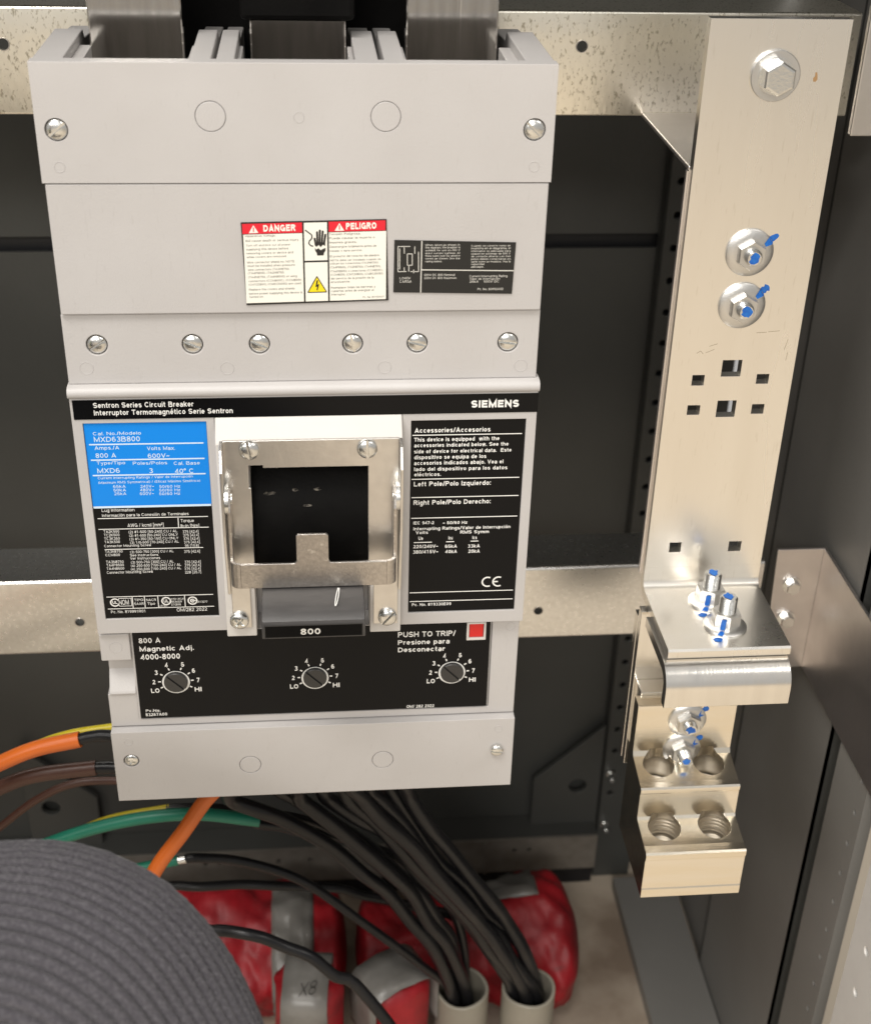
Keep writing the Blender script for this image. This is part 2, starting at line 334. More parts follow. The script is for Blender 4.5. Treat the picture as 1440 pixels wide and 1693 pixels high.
    W = .70; r = W-h; ring = _arc(W/2,xm,W/2-h,xm-h,90,450)
    if c in 'abcdeghnopqsuz': pass
    L = {'a': (.68, [[(.68-h,0),(.68-h,.48)]+_arc(.34,.50,.34-h,.24-h,0,158), _arc(.32,.21,.32-h,.23-h*.6,90,450)]),
     'b': (W, [[(h,0),(h,1)], ring]), 'c': (.66, [_arc(.34,xm,.34-h,xm-h,45,315)]), 'd': (W, [[(r,0),(r,1)], ring]),
     'e': (.68, [[(h*1.6,.37),(.68-h,.37)]+_arc(.34,xm,.34-h,xm-h,0,318)]), 'f': (.42, [[(.17,0),(.17,.8)]+_arc(.36,.8,.19,.2-h,180,95),[(0,X-h),(.40,X-h)]]),
     'g': (W, [ring, [(r,X),(r,-.06)]+_arc(W/2,-.06,W/2-h,.20,0,-150)]), 'h': (W, [[(h,0),(h,1)],[(h,.42)]+_arc(W/2,.42,W/2-h,.32-h,180,0)+[(r,0)]]),
     'i': (w, [[(h,0),(h,X)],[(h,.86),(h,1)]]), 'j': (w+.06, [[(h+.06,X),(h+.06,-.12)]+_arc(h-.06,-.12,.12,.10,0,-80),[(h+.06,.86),(h+.06,1)]]),
     'k': (.68, [[(h,0),(h,1)],[(h,.26),(.66-h*.6,X)],[(.28,.43),(.68-h*.8,0)]]), 'l': (w, [[(h,0),(h,1)]]),
     'm': (1.06, [[(h,0),(h,X)],[(h,.46)]+_arc(.32,.46,.32-h,.28-h,180,0)+[(.64-h,0)],[(.64-h,.46)]+_arc(.85-h/2,.46,.21-h/2,.28-h,180,0)+[(1.06-h,0)]]),
     'n': (W, [[(h,0),(h,X)],[(h,.42)]+_arc(W/2,.42,W/2-h,.32-h,180,0)+[(r,0)]]), 'o': (W, [ring]),
     'p': (W, [[(h,-.27),(h,X)], ring]), 'q': (W, [[(r,-.27),(r,X)], ring]), 'r': (.44, [[(h,0),(h,X)],[(h,.40)]+_arc(.40,.40,.40-h,.34-h,180,85)]),
     's': (.64, [_arc(.32,.545,.32-h,.195-h,25,262)+_arc(.32,.20,.32-h,.20-h*.8,84,-158)]), 't': (.42, [[(.18,.95),(.18,.18)]+_arc(.36,.18,.18,.18-h,180,275),[(0,X-h),(.40,X-h)]]),
     'u': (W, [[(h,X),(h,.32)]+_arc(W/2,.32,W/2-h,.32-h,180,360)+[(r,.32)],[(r,0),(r,X)]]), 'v': (.68, [[(h*.8,X),(.34,h),(.68-h*.8,X)]]),
     'w': (.98, [[(h*.8,X),(.27,h),(.49,X-.06),(.71,h),(.98-h*.8,X)]]), 'x': (.68, [[(h*.8,0),(.68-h*.8,X)],[(h*.8,X),(.68-h*.8,0)]]),
     'y': (.68, [[(h*.8,X),(.36,.06)],[(.68-h*.8,X),(.30,-.18),(.08,-.24)]]), 'z': (.62, [[(0,X-h),(.62-h,X-h),(h,b),(.62,b)]]),
     '.': (w, [[(h,0),(h,w)]]), ',': (w, [[(h,w),(h*.6,-.14)]]), ':': (w, [[(h,0),(h,w)],[(h,X-w),(h,X)]]), '/': (.38, [[(.02,-.02),(.36,1.02)]]),
     '-': (.36, [[(0,.38),(.36,.38)]]), '(': (.34, [_arc(.55,.4,.55-h,.62,125,235)]), ')': (.34, [_arc(-.21,.4,.55-h,.62,55,-55)]),
     '[': (.30, [[(.30,1.0),(h,1.0),(h,-.2),(.30,-.2)]]), ']': (.30, [[(0,1.0),(.30-h,1.0),(.30-h,-.2),(0,-.2)]]),
     '~': (.56, [[(.0,.30),(.10,.44),(.24,.46),(.34,.36),(.46,.36),(.56,.50)]]), '#': (.72, [[(.2,0),(.3,1)],[(.46,0),(.56,1)],[(0,.34),(.70,.34)],[(.03,.66),(.72,.66)]]),
     '°': (.34, [_arc(.17,.84,.15,.15,90,450)]), '²': (.36, [_arc(.18,.86,.15,.13,165,-32)+[(.03,.5),(.36,.5)]]), ' ': (.34, [])}
    return L[c]
_fc = {}
def glyphs(s, w):
    """triangulated strokes of a line of text: vertices (x, z, layer) and faces"""
    if (s, w) in _fc: return _fc[(s, w)]
    vs = []; fs = []; x = 0.0; h = w/2
    for ch in s:
        W, L = _glyph(ch, w)
        for k, p in enumerate(L):
            q = [p[0]]
            for a in p[1:]:
                if math.hypot(a[0]-q[-1][0], a[1]-q[-1][1]) > 1e-4: q.append(a)
            n = len(q); closed = n > 3 and math.hypot(q[0][0]-q[-1][0], q[0][1]-q[-1][1]) < 1e-3
            if closed: q.pop(); n -= 1
            o = len(vs)
            for i in range(n):
                def nrm(a, c):
                    l = math.hypot(c[0]-a[0], c[1]-a[1]) or 1; return (-(c[1]-a[1])/l, (c[0]-a[0])/l)
                n0 = nrm(q[i-1], q[i]) if i or closed else nrm(q[0], q[1])
                n1 = nrm(q[i], q[(i+1)%n]) if i < n-1 or closed else n0
                mx, my = n0[0]+n1[0], n0[1]+n1[1]; d = (mx*mx+my*my) or 1e-6
                f = min(2/d, 3.2/math.sqrt(d)*1.0)
                mx, my = mx*f*h, my*f*h
                vs += [(x+q[i][0]+mx, q[i][1]+my, k), (x+q[i][0]-mx, q[i][1]-my, k)]
            for i in range(n if closed else n-1):
                j = (i+1)%n; fs.append((o+2*i+1, o+2*j+1, o+2*j, o+2*i))
        x += W+.16+(.0 if ch == ' ' else .0)
    _fc[(s, w)] = (vs, fs); return vs, fs
def text(mb, s, x0, x1, zb, cap, y, bold=0.17, tilt=0.0):
    """letters standing on the baseline zb, stretched between x0 and x1, cap height in mm"""
    vs, fs = glyphs(s, bold)
    a = min(p[0] for p in vs); b = max(p[0] for p in vs); kx = (x1-x0)/(b-a); t = math.tan(tilt)
    mb.add([(x0+(p[0]-a)*kx, y-.012*p[2], zb+p[1]*cap+(x0+(p[0]-a)*kx)*t) for p in vs], fs)
def lettering(name, rows, y, m, parent, bold=0.17, tilt=0.0, lines=(), lw=0.5, extra=None):
    mb = MB()
    for s, x0, x1, zb, cap in rows: text(mb, s, x0, x1, zb, cap, y, bold, tilt)
    for l in lines: mb.line(*l, lw, y)
    if extra: extra(mb)
    o = obj(name, mb, m, parent, smooth='flat'); o['kind'] = 'stuff'; return o
# ------------------------------------------------------------------ printed wording: (text, x0, x1, baseline z, cap height)
T_BLUE = [('Cal. No./Modelo', -104.9, -81.6, 237.7, 1.8),
 ('MXD63B800', -104.7, -82.4, 234.0, 2.8),
 ('Amps./A', -104.9, -92.9, 229.7, 2.0),
 ('Volts Max.', -79.4, -65.6, 228.9, 2.0),
 ('800 A', -104.8, -94.8, 225.2, 2.5),
 ('600V~', -79.3, -68.6, 224.5, 2.5),
 ('Type/Tipo', -104.7, -90.7, 221.3, 1.8),
 ('Poles/Polos', -87.0, -70.1, 220.8, 1.8),
 ('Cal. Base', -66.9, -54.0, 220.3, 1.9),
 ('MXD6', -104.8, -93.8, 216.5, 2.7),
 ('3', -79.3, -77.5, 216.0, 2.7),
 ('40° C', -66.8, -57.5, 215.5, 2.6),
 ('Current Interrupting Ratings / Valor de Interrupción', -105.0, -58.0, 213.0, 1.4),
 ('(Maximum RMS Symmetrical) / (Eficaz Máximo Simétrico)', -105.0, -54.4, 210.4, 1.4),
 ('65kA', -97.9, -91.7, 207.9, 1.6),
 ('240V~', -84.6, -77.6, 207.6, 1.7),
 ('50/60 Hz', -75.0, -64.5, 207.3, 1.6),
 ('50kA', -97.9, -91.7, 205.8, 1.6),
 ('480V~', -84.8, -77.8, 205.5, 1.7),
 ('50/60 Hz', -75.2, -64.6, 205.2, 1.6),
 ('25kA', -97.9, -91.7, 203.7, 1.6),
 ('600V~', -85.0, -78.0, 203.4, 1.7),
 ('50/60 Hz', -75.4, -64.8, 203.1, 1.6)]
L_BLUE = [(-107.1, 233.3, -51.5, 231.6), (-107.8, 224.8, -51.6, 222.9), (-107.7, 216.1, -51.6, 214.2), (-107.9, 197.6, -50.6, 195.6)]
T_LUG = [('Lug Information', -104.9, -88.5, 194.1, 1.8),
 ('Información para la Conexión de Terminales', -105.0, -61.5, 191.1, 1.7),
 ('AWG / kcmil [mm²]', -92.8, -74.6, 184.8, 2.0),
 ('Torque', -65.8, -59.1, 186.9, 1.8),
 ('lb-in [Nm]', -66.0, -56.6, 184.0, 1.7),
 ('TA2K500', -105.2, -97.3, 181.6, 1.5),
 ('(2) #1-500 [50-240] CU / AL', -92.6, -67.9, 181.0, 1.6),
 ('375 [42.4]', -65.2, -57.2, 180.4, 1.6),
 ('TC2K500', -105.2, -97.4, 179.5, 1.6),
 ('(2) #1-500 [50-240] CU ONLY', -92.5, -67.8, 178.9, 1.5),
 ('375 [42.4]', -65.1, -57.1, 178.3, 1.6),
 ('TC3K350', -105.3, -97.4, 177.4, 1.5),
 ('(3) #1-350 [50-150] CU ONLY', -92.5, -67.7, 176.8, 1.5),
 ('375 [42.4]', -65.1, -57.0, 176.2, 1.5),
 ('TA3K500', -105.3, -97.5, 175.4, 1.5),
 ('(3) 1/0-500 [70-240] CU / AL', -92.4, -67.6, 174.7, 1.5),
 ('375 [42.4]', -65.0, -56.9, 174.1, 1.5),
 ('Connector Mounting Screw', -105.7, -81.9, 173.0, 1.5),
 ('95 [10.8]', -64.6, -57.6, 172.0, 1.5),
 ('TA3N8750', -105.6, -96.7, 169.6, 1.5),
 ('(3) 500-750 [300] CU / AL', -92.9, -70.7, 169.0, 1.5),
 ('375 [42.4]', -65.3, -57.2, 168.4, 1.6),
 ('CCM800', -105.6, -98.2, 167.5, 1.5),
 ('See Instructions', -93.1, -78.7, 167.0, 1.5),
 ('Ver Instrucciones', -93.2, -77.9, 165.0, 1.6),
 ('TA3N8750', -105.7, -96.7, 163.2, 1.6),
 ('(3) 500-750 [300] CU / AL', -93.0, -71.1, 162.6, 1.6),
 ('375 [42.4]', -65.5, -57.2, 161.9, 1.6),
 ('TA4P8500', -105.7, -96.8, 161.2, 1.6),
 ('(4) 250-500 [150-240] CU / AL', -93.2, -67.4, 160.5, 1.6),
 ('375 [42.4]', -65.6, -57.3, 159.9, 1.6),
 ('TA4N8500', -105.8, -96.8, 159.1, 1.5),
 ('(4) 250-500 [150-240] CU / AL', -93.4, -67.5, 158.4, 1.5),
 ('375 [42.4]', -65.8, -57.5, 157.8, 1.5),
 ('Connector Mounting Screw', -105.9, -82.2, 156.7, 1.6),
 ('228 [25.7]', -65.8, -57.4, 155.6, 1.6),
 ('Pc. No. 819991R01', -106.1, -88.3, 131.8, 1.7),
 ('OM/282 2022', -71.7, -55.7, 131.7, 2.1),
 ('NOM', -101.4, -96.3, 137.0, 3.2),
 ('TIPO', -93.4, -88.7, 139.1, 1.5),
 ('SAAR', -93.6, -88.6, 136.7, 1.5),
 ('NACR', -87.2, -82.0, 138.9, 1.5),
 ('Tipo', -86.7, -82.7, 136.5, 1.6),
 ('LISTED CIRCUIT', -74.9, -67.3, 139.1, 1.2),
 ('BREAKER', -75.0, -68.6, 137.4, 1.2),
 ('E10848', -74.2, -69.3, 135.6, 1.3),
 ('LR13077', -61.1, -55.2, 136.9, 1.2),
 ('LISTED', -80.6, -76.5, 135.1, 1.1)]
L_LUG = [(-107.5, 190.9, -51.8, 189.3), (-66.7, 189.5, -67.1, 183.8), (-107.8, 184.6, -51.9, 182.9), (-105.4, 172.2, -55.3, 170.9), (-108.2, 142.8, -52.6, 141.1), (-108.4, 135.4, -52.8, 133.7), (-94.1, 142.2, -94.5, 135.3), (-87.7, 141.9, -88.1, 135.1), (-80.7, 141.7, -81.1, 134.8), (-66.8, 141.2, -67.1, 134.3)]
T_ACC = [('Accessories/Accesorios', 53.7, 92.1, 235.8, 2.6),
 ('This device is equipped  with the', 53.5, 96.9, 230.8, 2.2),
 ('accessories indicated below. See the', 53.6, 101.7, 227.6, 2.1),
 ('side of device for electrical data.  Este', 53.6, 103.4, 224.1, 2.1),
 ('dispositivo se equipa de los', 53.7, 90.6, 220.7, 2.2),
 ('accesorios indicados abajo. Vea el', 53.7, 99.5, 217.4, 2.2),
 ('lado del dispositivo para los datos', 53.8, 101.8, 213.9, 2.1),
 ('eléctricos.', 53.9, 67.6, 210.8, 2.1),
 ('Left Pole/Polo Izquierdo:', 53.8, 93.6, 204.9, 2.7),
 ('Right Pole/Polo Derecho:', 53.8, 94.0, 193.9, 2.7),
 ('IEC 947-2', 53.9, 64.7, 182.1, 1.8),
 ('~ 50/60 Hz', 69.3, 82.4, 181.8, 1.8),
 ('Interrupting Ratings/Valor de Interrupción', 54.0, 105.2, 178.5, 1.9),
 ('Volts', 55.2, 61.7, 176.2, 1.8),
 ('RMS Symm', 78.7, 94.0, 175.8, 1.9),
 ('Ue', 56.7, 59.2, 172.5, 2.1),
 ('Icu', 72.6, 74.8, 172.4, 2.1),
 ('Ics', 85.3, 87.7, 172.2, 2.1),
 ('220/240V~', 53.9, 67.3, 167.5, 2.0),
 ('65kA', 70.9, 77.3, 167.2, 2.0),
 ('33kA', 83.1, 89.5, 167.0, 2.0),
 ('380/415V~', 54.0, 67.4, 164.1, 2.1),
 ('40kA', 71.0, 77.4, 163.9, 2.0),
 ('20kA', 83.2, 89.6, 163.7, 2.1),
 ('Pc. No. 819330E09', 53.9, 75.2, 130.6, 1.8)]
L_ACC = [(52.4, 234.4, 108.3, 234.3), (52.6, 209.2, 108.3, 208.9), (52.7, 198.3, 108.5, 198.2), (52.7, 186.0, 108.5, 185.7), (54.3, 171.1, 63.9, 170.8), (71.4, 171.0, 75.7, 170.8), (84.4, 170.8, 88.6, 170.6), (52.6, 139.3, 108.7, 139.1), (52.7, 133.7, 108.8, 133.3), (91.5, 141.9, 91.3, 148.4), (100.4, 141.6, 100.1, 148.1)]
T_TRIP = [('800 A', -94.0, -82.4, 108.7, 3.3),
 ('Magnetic Adj.', -94.0, -64.8, 103.2, 3.1),
 ('4000-8000', -94.1, -72.6, 97.6, 3.5),
 ('PUSH TO TRIP/', 46.9, 78.9, 107.1, 3.5),
 ('Presione para', 46.9, 75.7, 102.0, 3.1),
 ('Desconectar', 47.0, 73.2, 97.0, 3.1),
 ('Pc.No.', -94.1, -86.0, 61.4, 1.7),
 ('83267A00', -94.4, -82.5, 58.5, 2.0),
 ('OM/ 282 2022', 52.3, 68.1, 57.5, 2.0)]
T_DL = [('DANGER', -18.0, -4.3, 341.7, 2.7),
 ('Hazardous Voltage.', -26.1, -12.1, 338.6, 1.0),
 ('Will cause death or serious injury.', -26.2, -1.4, 336.4, 1.1),
 ('Turn off and lock out all power', -26.0, -5.5, 334.2, 1.0),
 ('supplying this device before', -25.9, -6.5, 332.3, 1.1),
 ('removing covers or device and', -25.9, -4.3, 330.4, 1.1),
 ('while covers are removed.', -25.8, -7.4, 328.6, 1.0),
 ('Wire connector shield no. NOTE', -25.9, -3.9, 326.0, 1.1),
 ('must be installed when pressure', -25.7, -3.7, 324.3, 1.1),
 ('wire connectors (TA3N8750,', -25.6, -6.3, 322.4, 1.1),
 ('(TA4P8500, (TA2N8750,', -25.6, -8.7, 320.7, 1.1),
 ('(TA4N8750, (TA4N8500) or wing', -25.6, -2.9, 318.8, 1.1),
 ('connectors (CCM800C), (CCM800I)', -25.5, -0.9, 316.9, 1.1),
 ('(CM120800), (CM8120050) are used.', -25.5, -0.9, 315.2, 1.1),
 ('Replace the covers and shields', -25.5, -4.1, 312.7, 1.1),
 ('before power supplying this device is', -25.5, -0.0, 310.7, 1.1),
 ('turned on.', -25.4, -18.8, 308.9, 1.1)]
T_DR = [('PELIGRO', 20.4, 34.7, 342.6, 2.7),
 ('Tensión Peligrosa.', 12.3, 27.1, 339.3, 1.0),
 ('Puede causar la muerte o', 12.4, 33.7, 337.4, 1.1),
 ('lesiones graves.', 12.4, 25.3, 335.3, 1.1),
 ('Desenergice totalmente antes de', 12.5, 34.4, 333.3, 1.1),
 ('instalar o darle servicio.', 12.5, 27.8, 331.3, 1.0),
 ('El protector del conector del alambre', 12.5, 35.7, 328.7, 1.1),
 ('NOTA debe ser instalado cuando se', 12.6, 36.5, 326.8, 1.0),
 ('utilicen los conectores (TA3N8750),', 12.6, 35.5, 325.2, 1.0),
 ('(TA4P8500), (TA2N8750), (TA4N8750),', 12.6, 36.5, 323.3, 1.1),
 ('(TA4N8500) o conectores (CCM800C),', 12.7, 37.6, 321.4, 1.1),
 ('(CCM800I), (CM120800), (CM8120050)', 12.7, 37.6, 319.7, 1.1),
 ('del servicio de la presión de la', 12.8, 33.2, 317.8, 1.1),
 ('envolvente.', 12.8, 22.1, 316.0, 1.1),
 ('Reemplace todas las barreras y', 12.8, 34.0, 313.3, 1.1),
 ('cubiertas antes de energizar el', 12.9, 33.2, 311.6, 1.1),
 ('interruptor.', 12.9, 20.0, 309.7, 1.1),
 ('Pc. No. 83192A07', 27.8, 38.1, 308.4, 0.9)]
T_WIRE = [('LOAD/', 45.2, 50.4, 317.4, 1.1),
 ('CARGA', 45.2, 50.9, 315.7, 1.2),
 ('When wired as shown in', 57.0, 73.3, 333.7, 0.9),
 ('the diagram, the breaker is', 57.1, 73.4, 332.4, 1.0),
 ('suitable for use on 500 V', 57.1, 73.4, 331.1, 0.9),
 ('direct current systems. All', 57.1, 73.4, 329.7, 0.9),
 ('three poles must be wired in', 57.1, 73.5, 328.4, 0.9),
 ('series as shown. See the', 57.2, 73.5, 327.1, 0.9),
 ('rating below.', 57.2, 65.1, 325.7, 0.9),
 ('Cuando se conecte como se', 78.6, 97.1, 333.2, 0.9),
 ('muestra en el diagrama, el', 78.6, 97.2, 331.9, 1.0),
 ('interruptor es adecuado para', 78.7, 97.3, 330.6, 0.9),
 ('usarse en sistemas de 500 V', 78.7, 97.3, 329.3, 0.9),
 ('de corriente directa. Los tres', 78.8, 97.4, 328.0, 0.9),
 ('polos deben conectarse en', 78.8, 97.5, 326.7, 0.9),
 ('serie como se muestra. Vea la', 78.9, 97.5, 325.4, 0.9),
 ('capacidad', 78.9, 85.1, 324.2, 0.9),
 ('abajo.', 78.9, 85.1, 322.9, 0.9),
 ('600V DC 800 Nominal', 56.8, 71.3, 318.9, 1.1),
 ('500V DC 800 Maximum', 56.9, 72.1, 317.4, 1.0),
 ('Current Interrupting Rating', 78.3, 96.4, 318.1, 1.1),
 ('Valor de Interrupción', 78.4, 92.9, 316.8, 1.0),
 ('25kA    500V DC', 78.4, 92.5, 315.4, 1.1),
 ('Pc. No. 83992A02', 82.4, 94.7, 311.6, 1.1)]
L_WIRE = [(55.4, 337.0, 55.3, 310.6), (56.1, 322.0, 99.5, 321.4), (44.3, 333.5, 44.4, 321.2), (44.3, 333.5, 50.0, 333.5), (53.9, 330.9, 54.1, 321.1), (44.4, 321.2, 48.4, 321.2), (50.3, 321.2, 54.1, 321.1), (47.2, 333.5, 47.3, 330.0), (52.1, 333.5, 52.2, 329.9), (48.7, 329.9, 48.8, 324.3), (51.0, 329.9, 51.1, 324.3), (48.7, 329.9, 51.0, 329.9), (48.8, 324.3, 51.1, 324.3), (49.5, 324.3, 49.5, 321.2), (45.1, 332.5, 45.2, 322.3), (51.8, 322.2, 51.8, 320.3), (47.3, 323.3, 47.4, 321.2)]

# ------------------------------------------------------------------ the setting: cabinet shell and floor
FZ = -470
g = MB(); g.add([(-4000,-5000,FZ),(4000,-5000,FZ),(4000,600,FZ),(-4000,600,FZ)], [(0,1,2,3)])
struct(obj('ground', g, 'concrete'))
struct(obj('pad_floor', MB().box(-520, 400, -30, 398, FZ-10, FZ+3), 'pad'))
back = thing('cabinet_wall', 'dark grey painted steel back of the cabinet behind the breaker', 'wall')
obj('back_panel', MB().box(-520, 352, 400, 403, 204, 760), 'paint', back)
obj('back_panel', MB().box(-520, 352, 400, 403, FZ, 192), 'paint', back)
obj('panel_seam', MB().box(-520, 352, 408, 411, 186, 210), 'gap', back)
obj('unseen_roof_panel', MB().box(-520, 356, -60, 399, 762, 765), 'paint', back)  # out of view, added to keep ceiling light off the back wall
obj('unseen_left_panel', MB().box(-523, -520.5, -60, 402, FZ, 764), 'paint', back)  # also unseen, added with the roof to shade the interior
side = thing('cabinet_wall', 'dark grey painted steel side of the cabinet right of the neutral bar', 'wall')
obj('side_panel', MB().box(353, 355, 95, 256, FZ, 760), 'lit_side_paint', side)
obj('side_panel', MB().box(357, 359, 258, 400, FZ, 760), 'lit_side_paint', side)
obj('panel_fold', MB().prism([(255,FZ),(258,FZ),(258,760),(255,760)], 353, 359), 'paint', side)
obj('recess', MB().box(372, 374, 72, 96, FZ, 760), 'gap', side)
obj('recess', MB().box(353, 374, 95, 97, FZ, 760), 'paint', side)
c = MB()
for k in range(40): c.lathe([(2.2,-10),(2.2,10)], 12, (355, 34, 420-k*27), 'x')
ps = obj('corner_post', MB().box(350, 358, 24, 73, FZ, 760), 'lit_side_paint', side); cut(ps, c)
obj('gap_panel', MB().box(400, 402, -40, 40, FZ, 760), 'gap', side)
# perforated post in the back corner
post = thing('perforated_post', 'dark grey upright post with a column of small holes in the back corner', 'post')
c = MB()
for k in range(26): c.lathe([(2.6,-12),(2.6,12)], 14, (284, 383, 250.7-(k-2)*26.4), '-y')
po = obj('post_face', MB().box(275, 312, 381, 385, FZ+2, 760), 'paint', post, bevel=1.2); cut(po, c)
obj('post_return', MB().box(275, 277, 385.5, 399, FZ+2, 760), 'paint', post)
obj('post_backing', MB().box(279, 310, 394, 396, FZ+2, 760), 'gap', post)
for k, z in enumerate((-330, -395)):
    obj('bolt_end', MB().lathe([(4,0),(4,3),(2.6,3.2),(2.6,12),(2,12.6)], 14, (281, 381, z), '-y'), 'zinc', post, smooth=35)
def gusset(sx, label):
    p = [(sx*208,-445),(sx*274,-445),(sx*274,-276),(sx*208,-340)]
    if sx < 0: p = p[::-1]
    o = obj('gusset_plate', MB().slab(p, 386, 392), 'paint', bevel=0.8)
    cut(o, MB().lathe([(8.5,-20),(8.5,20)], 24, (sx*252, 389, -350), '-y'))
    return tag(o, label, 'bracket', 'gusset plates in the bottom corners')
gusset(1, 'dark sloping gusset plate with one round hole in the lower right corner')
gusset(-1, 'dark sloping gusset plate with one round hole behind the coloured cables')
# galvanised angle along the bottom of the back wall
br = thing('base_angle', 'dull galvanised angle lying along the foot of the back wall', 'rail')
c = MB()
for x in (-110, -96, -40, -10, 32, 62, 132, 190, 205): c.lathe([(2.6,-20),(2.6,20)], 12, (x, 370, -412), '-y')
fa = obj('angle_face', MB().box(-330, 272, 366, 369, -440, -398), 'galv_dull', br); cut(fa, c)
obj('angle_flange', MB().box(-330, 272, 369.5, 399, -400.5, -397.5), 'paint', br)
obj('lower_channel', MB().box(-330, 272, 374, 378, FZ+2, -440), 'gap', br)
obj('joint_plate', MB().box(160, 163, 363.5, 365.5, -440, -399), 'galv_dull', br)
obj('side_kerb', MB().box(292, 352, 60, 365, FZ+1, FZ+16), 'lit_side_paint', br, bevel=1)

# ------------------------------------------------------------------ mounting rails
def rail(label, z0, z1, x0, x1, holes, R, m):
    r = thing('mounting_rail', label, 'rail', group='galvanised mounting rails')
    arc = lambda cy, cz, a0, a1: [(cy+R*math.cos(math.radians(a)), cz+R*math.sin(math.radians(a))) for a in range(a0, a1+1, 15)] if a1 > a0 else [(cy+R*math.cos(math.radians(a)), cz+R*math.sin(math.radians(a))) for a in range(a0, a1-1, -15)]
    o = [(202, z0)]+arc(160+R, z0+R, 270, 180)+arc(160+R, z1-R, 180, 90)+[(202, z1)]
    n = [(202, z1-2.2), (164.5, z1-2.2), (162.2, z1-4.5), (162.2, z0+4.5), (164.5, z0+2.2), (202, z0+2.2)]
    b = obj('channel', MB().prism(o+n, x0, x1), m, r, smooth=40)
    c = MB()
    for x, z in holes: c.lathe([(3.0,-20),(3.0,20)], 20, (x, 160, z), '-y')
    cut(b, c)
    for x, z in holes: obj('hole_rim', MB().torus(x, 160.0, z, 3.2, 0.35, 24, 6), 'galv_smooth', r, smooth=60)
    return r
rail('speckled galvanised rail behind the top of the breaker and bar', 354, 411, -340, 312.5, [(155.8,392.2), (-156.5,391.4)], 1.6, 'galv')
rail('galvanised rail crossing low behind the breaker, next to the fold of the bar', -8.5, 50.5, -340, 311, [(-156,17.2), (155.1,15.1)], 2.6, 'galv_plain')

# angle bracket on the right end of the lower rail
ab = thing('angle_bracket', 'brownish steel angle screwed to the low rail, running forward along the side', 'bracket')
obj('flange', MB().slab([(322,-36),(348.5,-36),(348.5,64),(316,64),(319,-10)], 153.2, 155.8), 'brown_steel', ab, bevel=0.5)
obj('web', MB().box(348.4, 350.6, -7, 155.9, -36, 64), 'brown_steel', ab, bevel=0.5)
def hexbolt(parent, loc, r, h, axis='-y', m='zinc'):
    o = obj('bolt', MB().lathe([(r*1.25,0),(r*1.25,1.2)], 24, loc, axis), m, parent, smooth=35)
    l2 = list(loc)
    if axis == '-y': l2[1] -= 1.2
    obj('hex_head', MB().lathe([(r,0),(r,h-.8),(r*.9,h)], 6, l2, axis, ngon=6), m, o)
    return o
hexbolt(ab, (329.8, 153.2, 35), 5.2, 4.5); hexbolt(ab, (329.9, 153.2, 7), 5.2, 4.5)

# strap hanging at the upper right edge, bright strut at the lower right edge
st = obj('hanging_strap', MB().plate(276.5, 336, 369, 560, 60, 64, []), 'galv_smooth', bevel=0.8)
tag(st, 'short galvanised strap hanging at the upper right edge of the picture', 'strap')
su = thing('front_strut', 'bright galvanised upright strut in the lower right corner', 'strut')
c = MB()
for k in range(14): c.lathe([(3,-20),(3,20)], 14, (345, -30, 180-k*38), 'x')
sf = obj('strut_side', MB().box(345, 348, -58, -9, FZ+2, 760), 'strut', su, bevel=0.8); cut(sf, c)
obj('strut_backing', MB().box(356, 358, -58, -9, FZ+2, 760), 'gap', su)
obj('strut_front', MB().box(345.2, 398, -61, -58.2, FZ+2, 760), 'strut', su)
hexbolt(su, (344.8, -20, -235), 3.6, 3.5, 'x')

# ------------------------------------------------------------------ the circuit breaker
H = 416.3
cb = thing('circuit_breaker', 'large light grey three-pole circuit breaker with black and blue labels', 'breaker')
obj('case', MB().box(-111.5, 111.5, 16.2, 156, 4, 374), 'plastic', cb, bevel=1.0)
# top cover and the open terminal compartments behind it
tcov = obj('top_cover', MB().box(-114.3, 114.3, 0, 7.6, 363.7, H), 'plastic', cb, bevel=0.7)
def screw_head(r=4.7, h=2.2, slot=1.25, cross=False):
    mb = MB().lathe([(r,-1.5),(r,0.5),(r*.96,1.0),(r*.8,1.65),(r*.5,2.1),(r*.2,2.25)], 28)
    me = mb.mesh('screw', 40)
    o = bpy.data.objects.new('tmp', me); COL.objects.link(o); me.materials.append(M['zinc'])
    c = MB().box(-r*1.3, r*1.3, -3.2, -0.75, -slot/2, slot/2)
    if cross: c = MB().box(-r*.62, r*.62, -3.2, -0.6, -slot/2, slot/2).box(-slot/2, slot/2, -3.3, -0.7, -r*.62, r*.62)
    cut(o, c); me = o.data; bpy.data.objects.remove(o); me.name = 'screw'; return me
SCR = screw_head(); SCRX = screw_head(cross=True)
def screw(parent, x, y, z, ang=30, k=1.0, me=None):
    o = link('screw', me or SCR, None, parent); o.location = (x*S, y*S, z*S); o.rotation_euler = (0, math.radians(ang), 0); o.scale = (k,k,k); return o
def bores(o, pts, r, depth, y):
    c = MB()
    for x, z in pts: c.lathe([(r,-depth),(r,5)], 36, (x, y, z), '-y')
    cut(o, c)
def knockouts(o, pts, r, y):
    c = MB()
    for x, z in pts: c.lathe([(r,-1.0),(r,4)], 48, (x, y, z), '-y')
    cut(o, c)
    for x, z in pts: obj('knockout_disc', MB().lathe([(r-.32,-.9),(r-.32,-.12),(r-.55,.0)], 48, (x, y, z), '-y'), 'plastic', o)
def pin_marks(o, pts, r, y):
    for x, z in pts: obj('moulding_mark', MB().torus(x, y, z, r, .16, 32, 6), 'plastic', o, smooth=60)
bores(tcov, [(-105.4,387.4),(105.2,387.7)], 5.1, 3, 0); knockouts(tcov, [(-38.6,393.3),(38.3,393.4)], 6.8, 0)
pin_marks(tcov, [(-105.8,371),(106,371),(0,393)], 2.3, 0)
screw(tcov, -105.4, 1.2, 387.4, -38); screw(tcov, 105.2, 1.2, 387.7, 42)
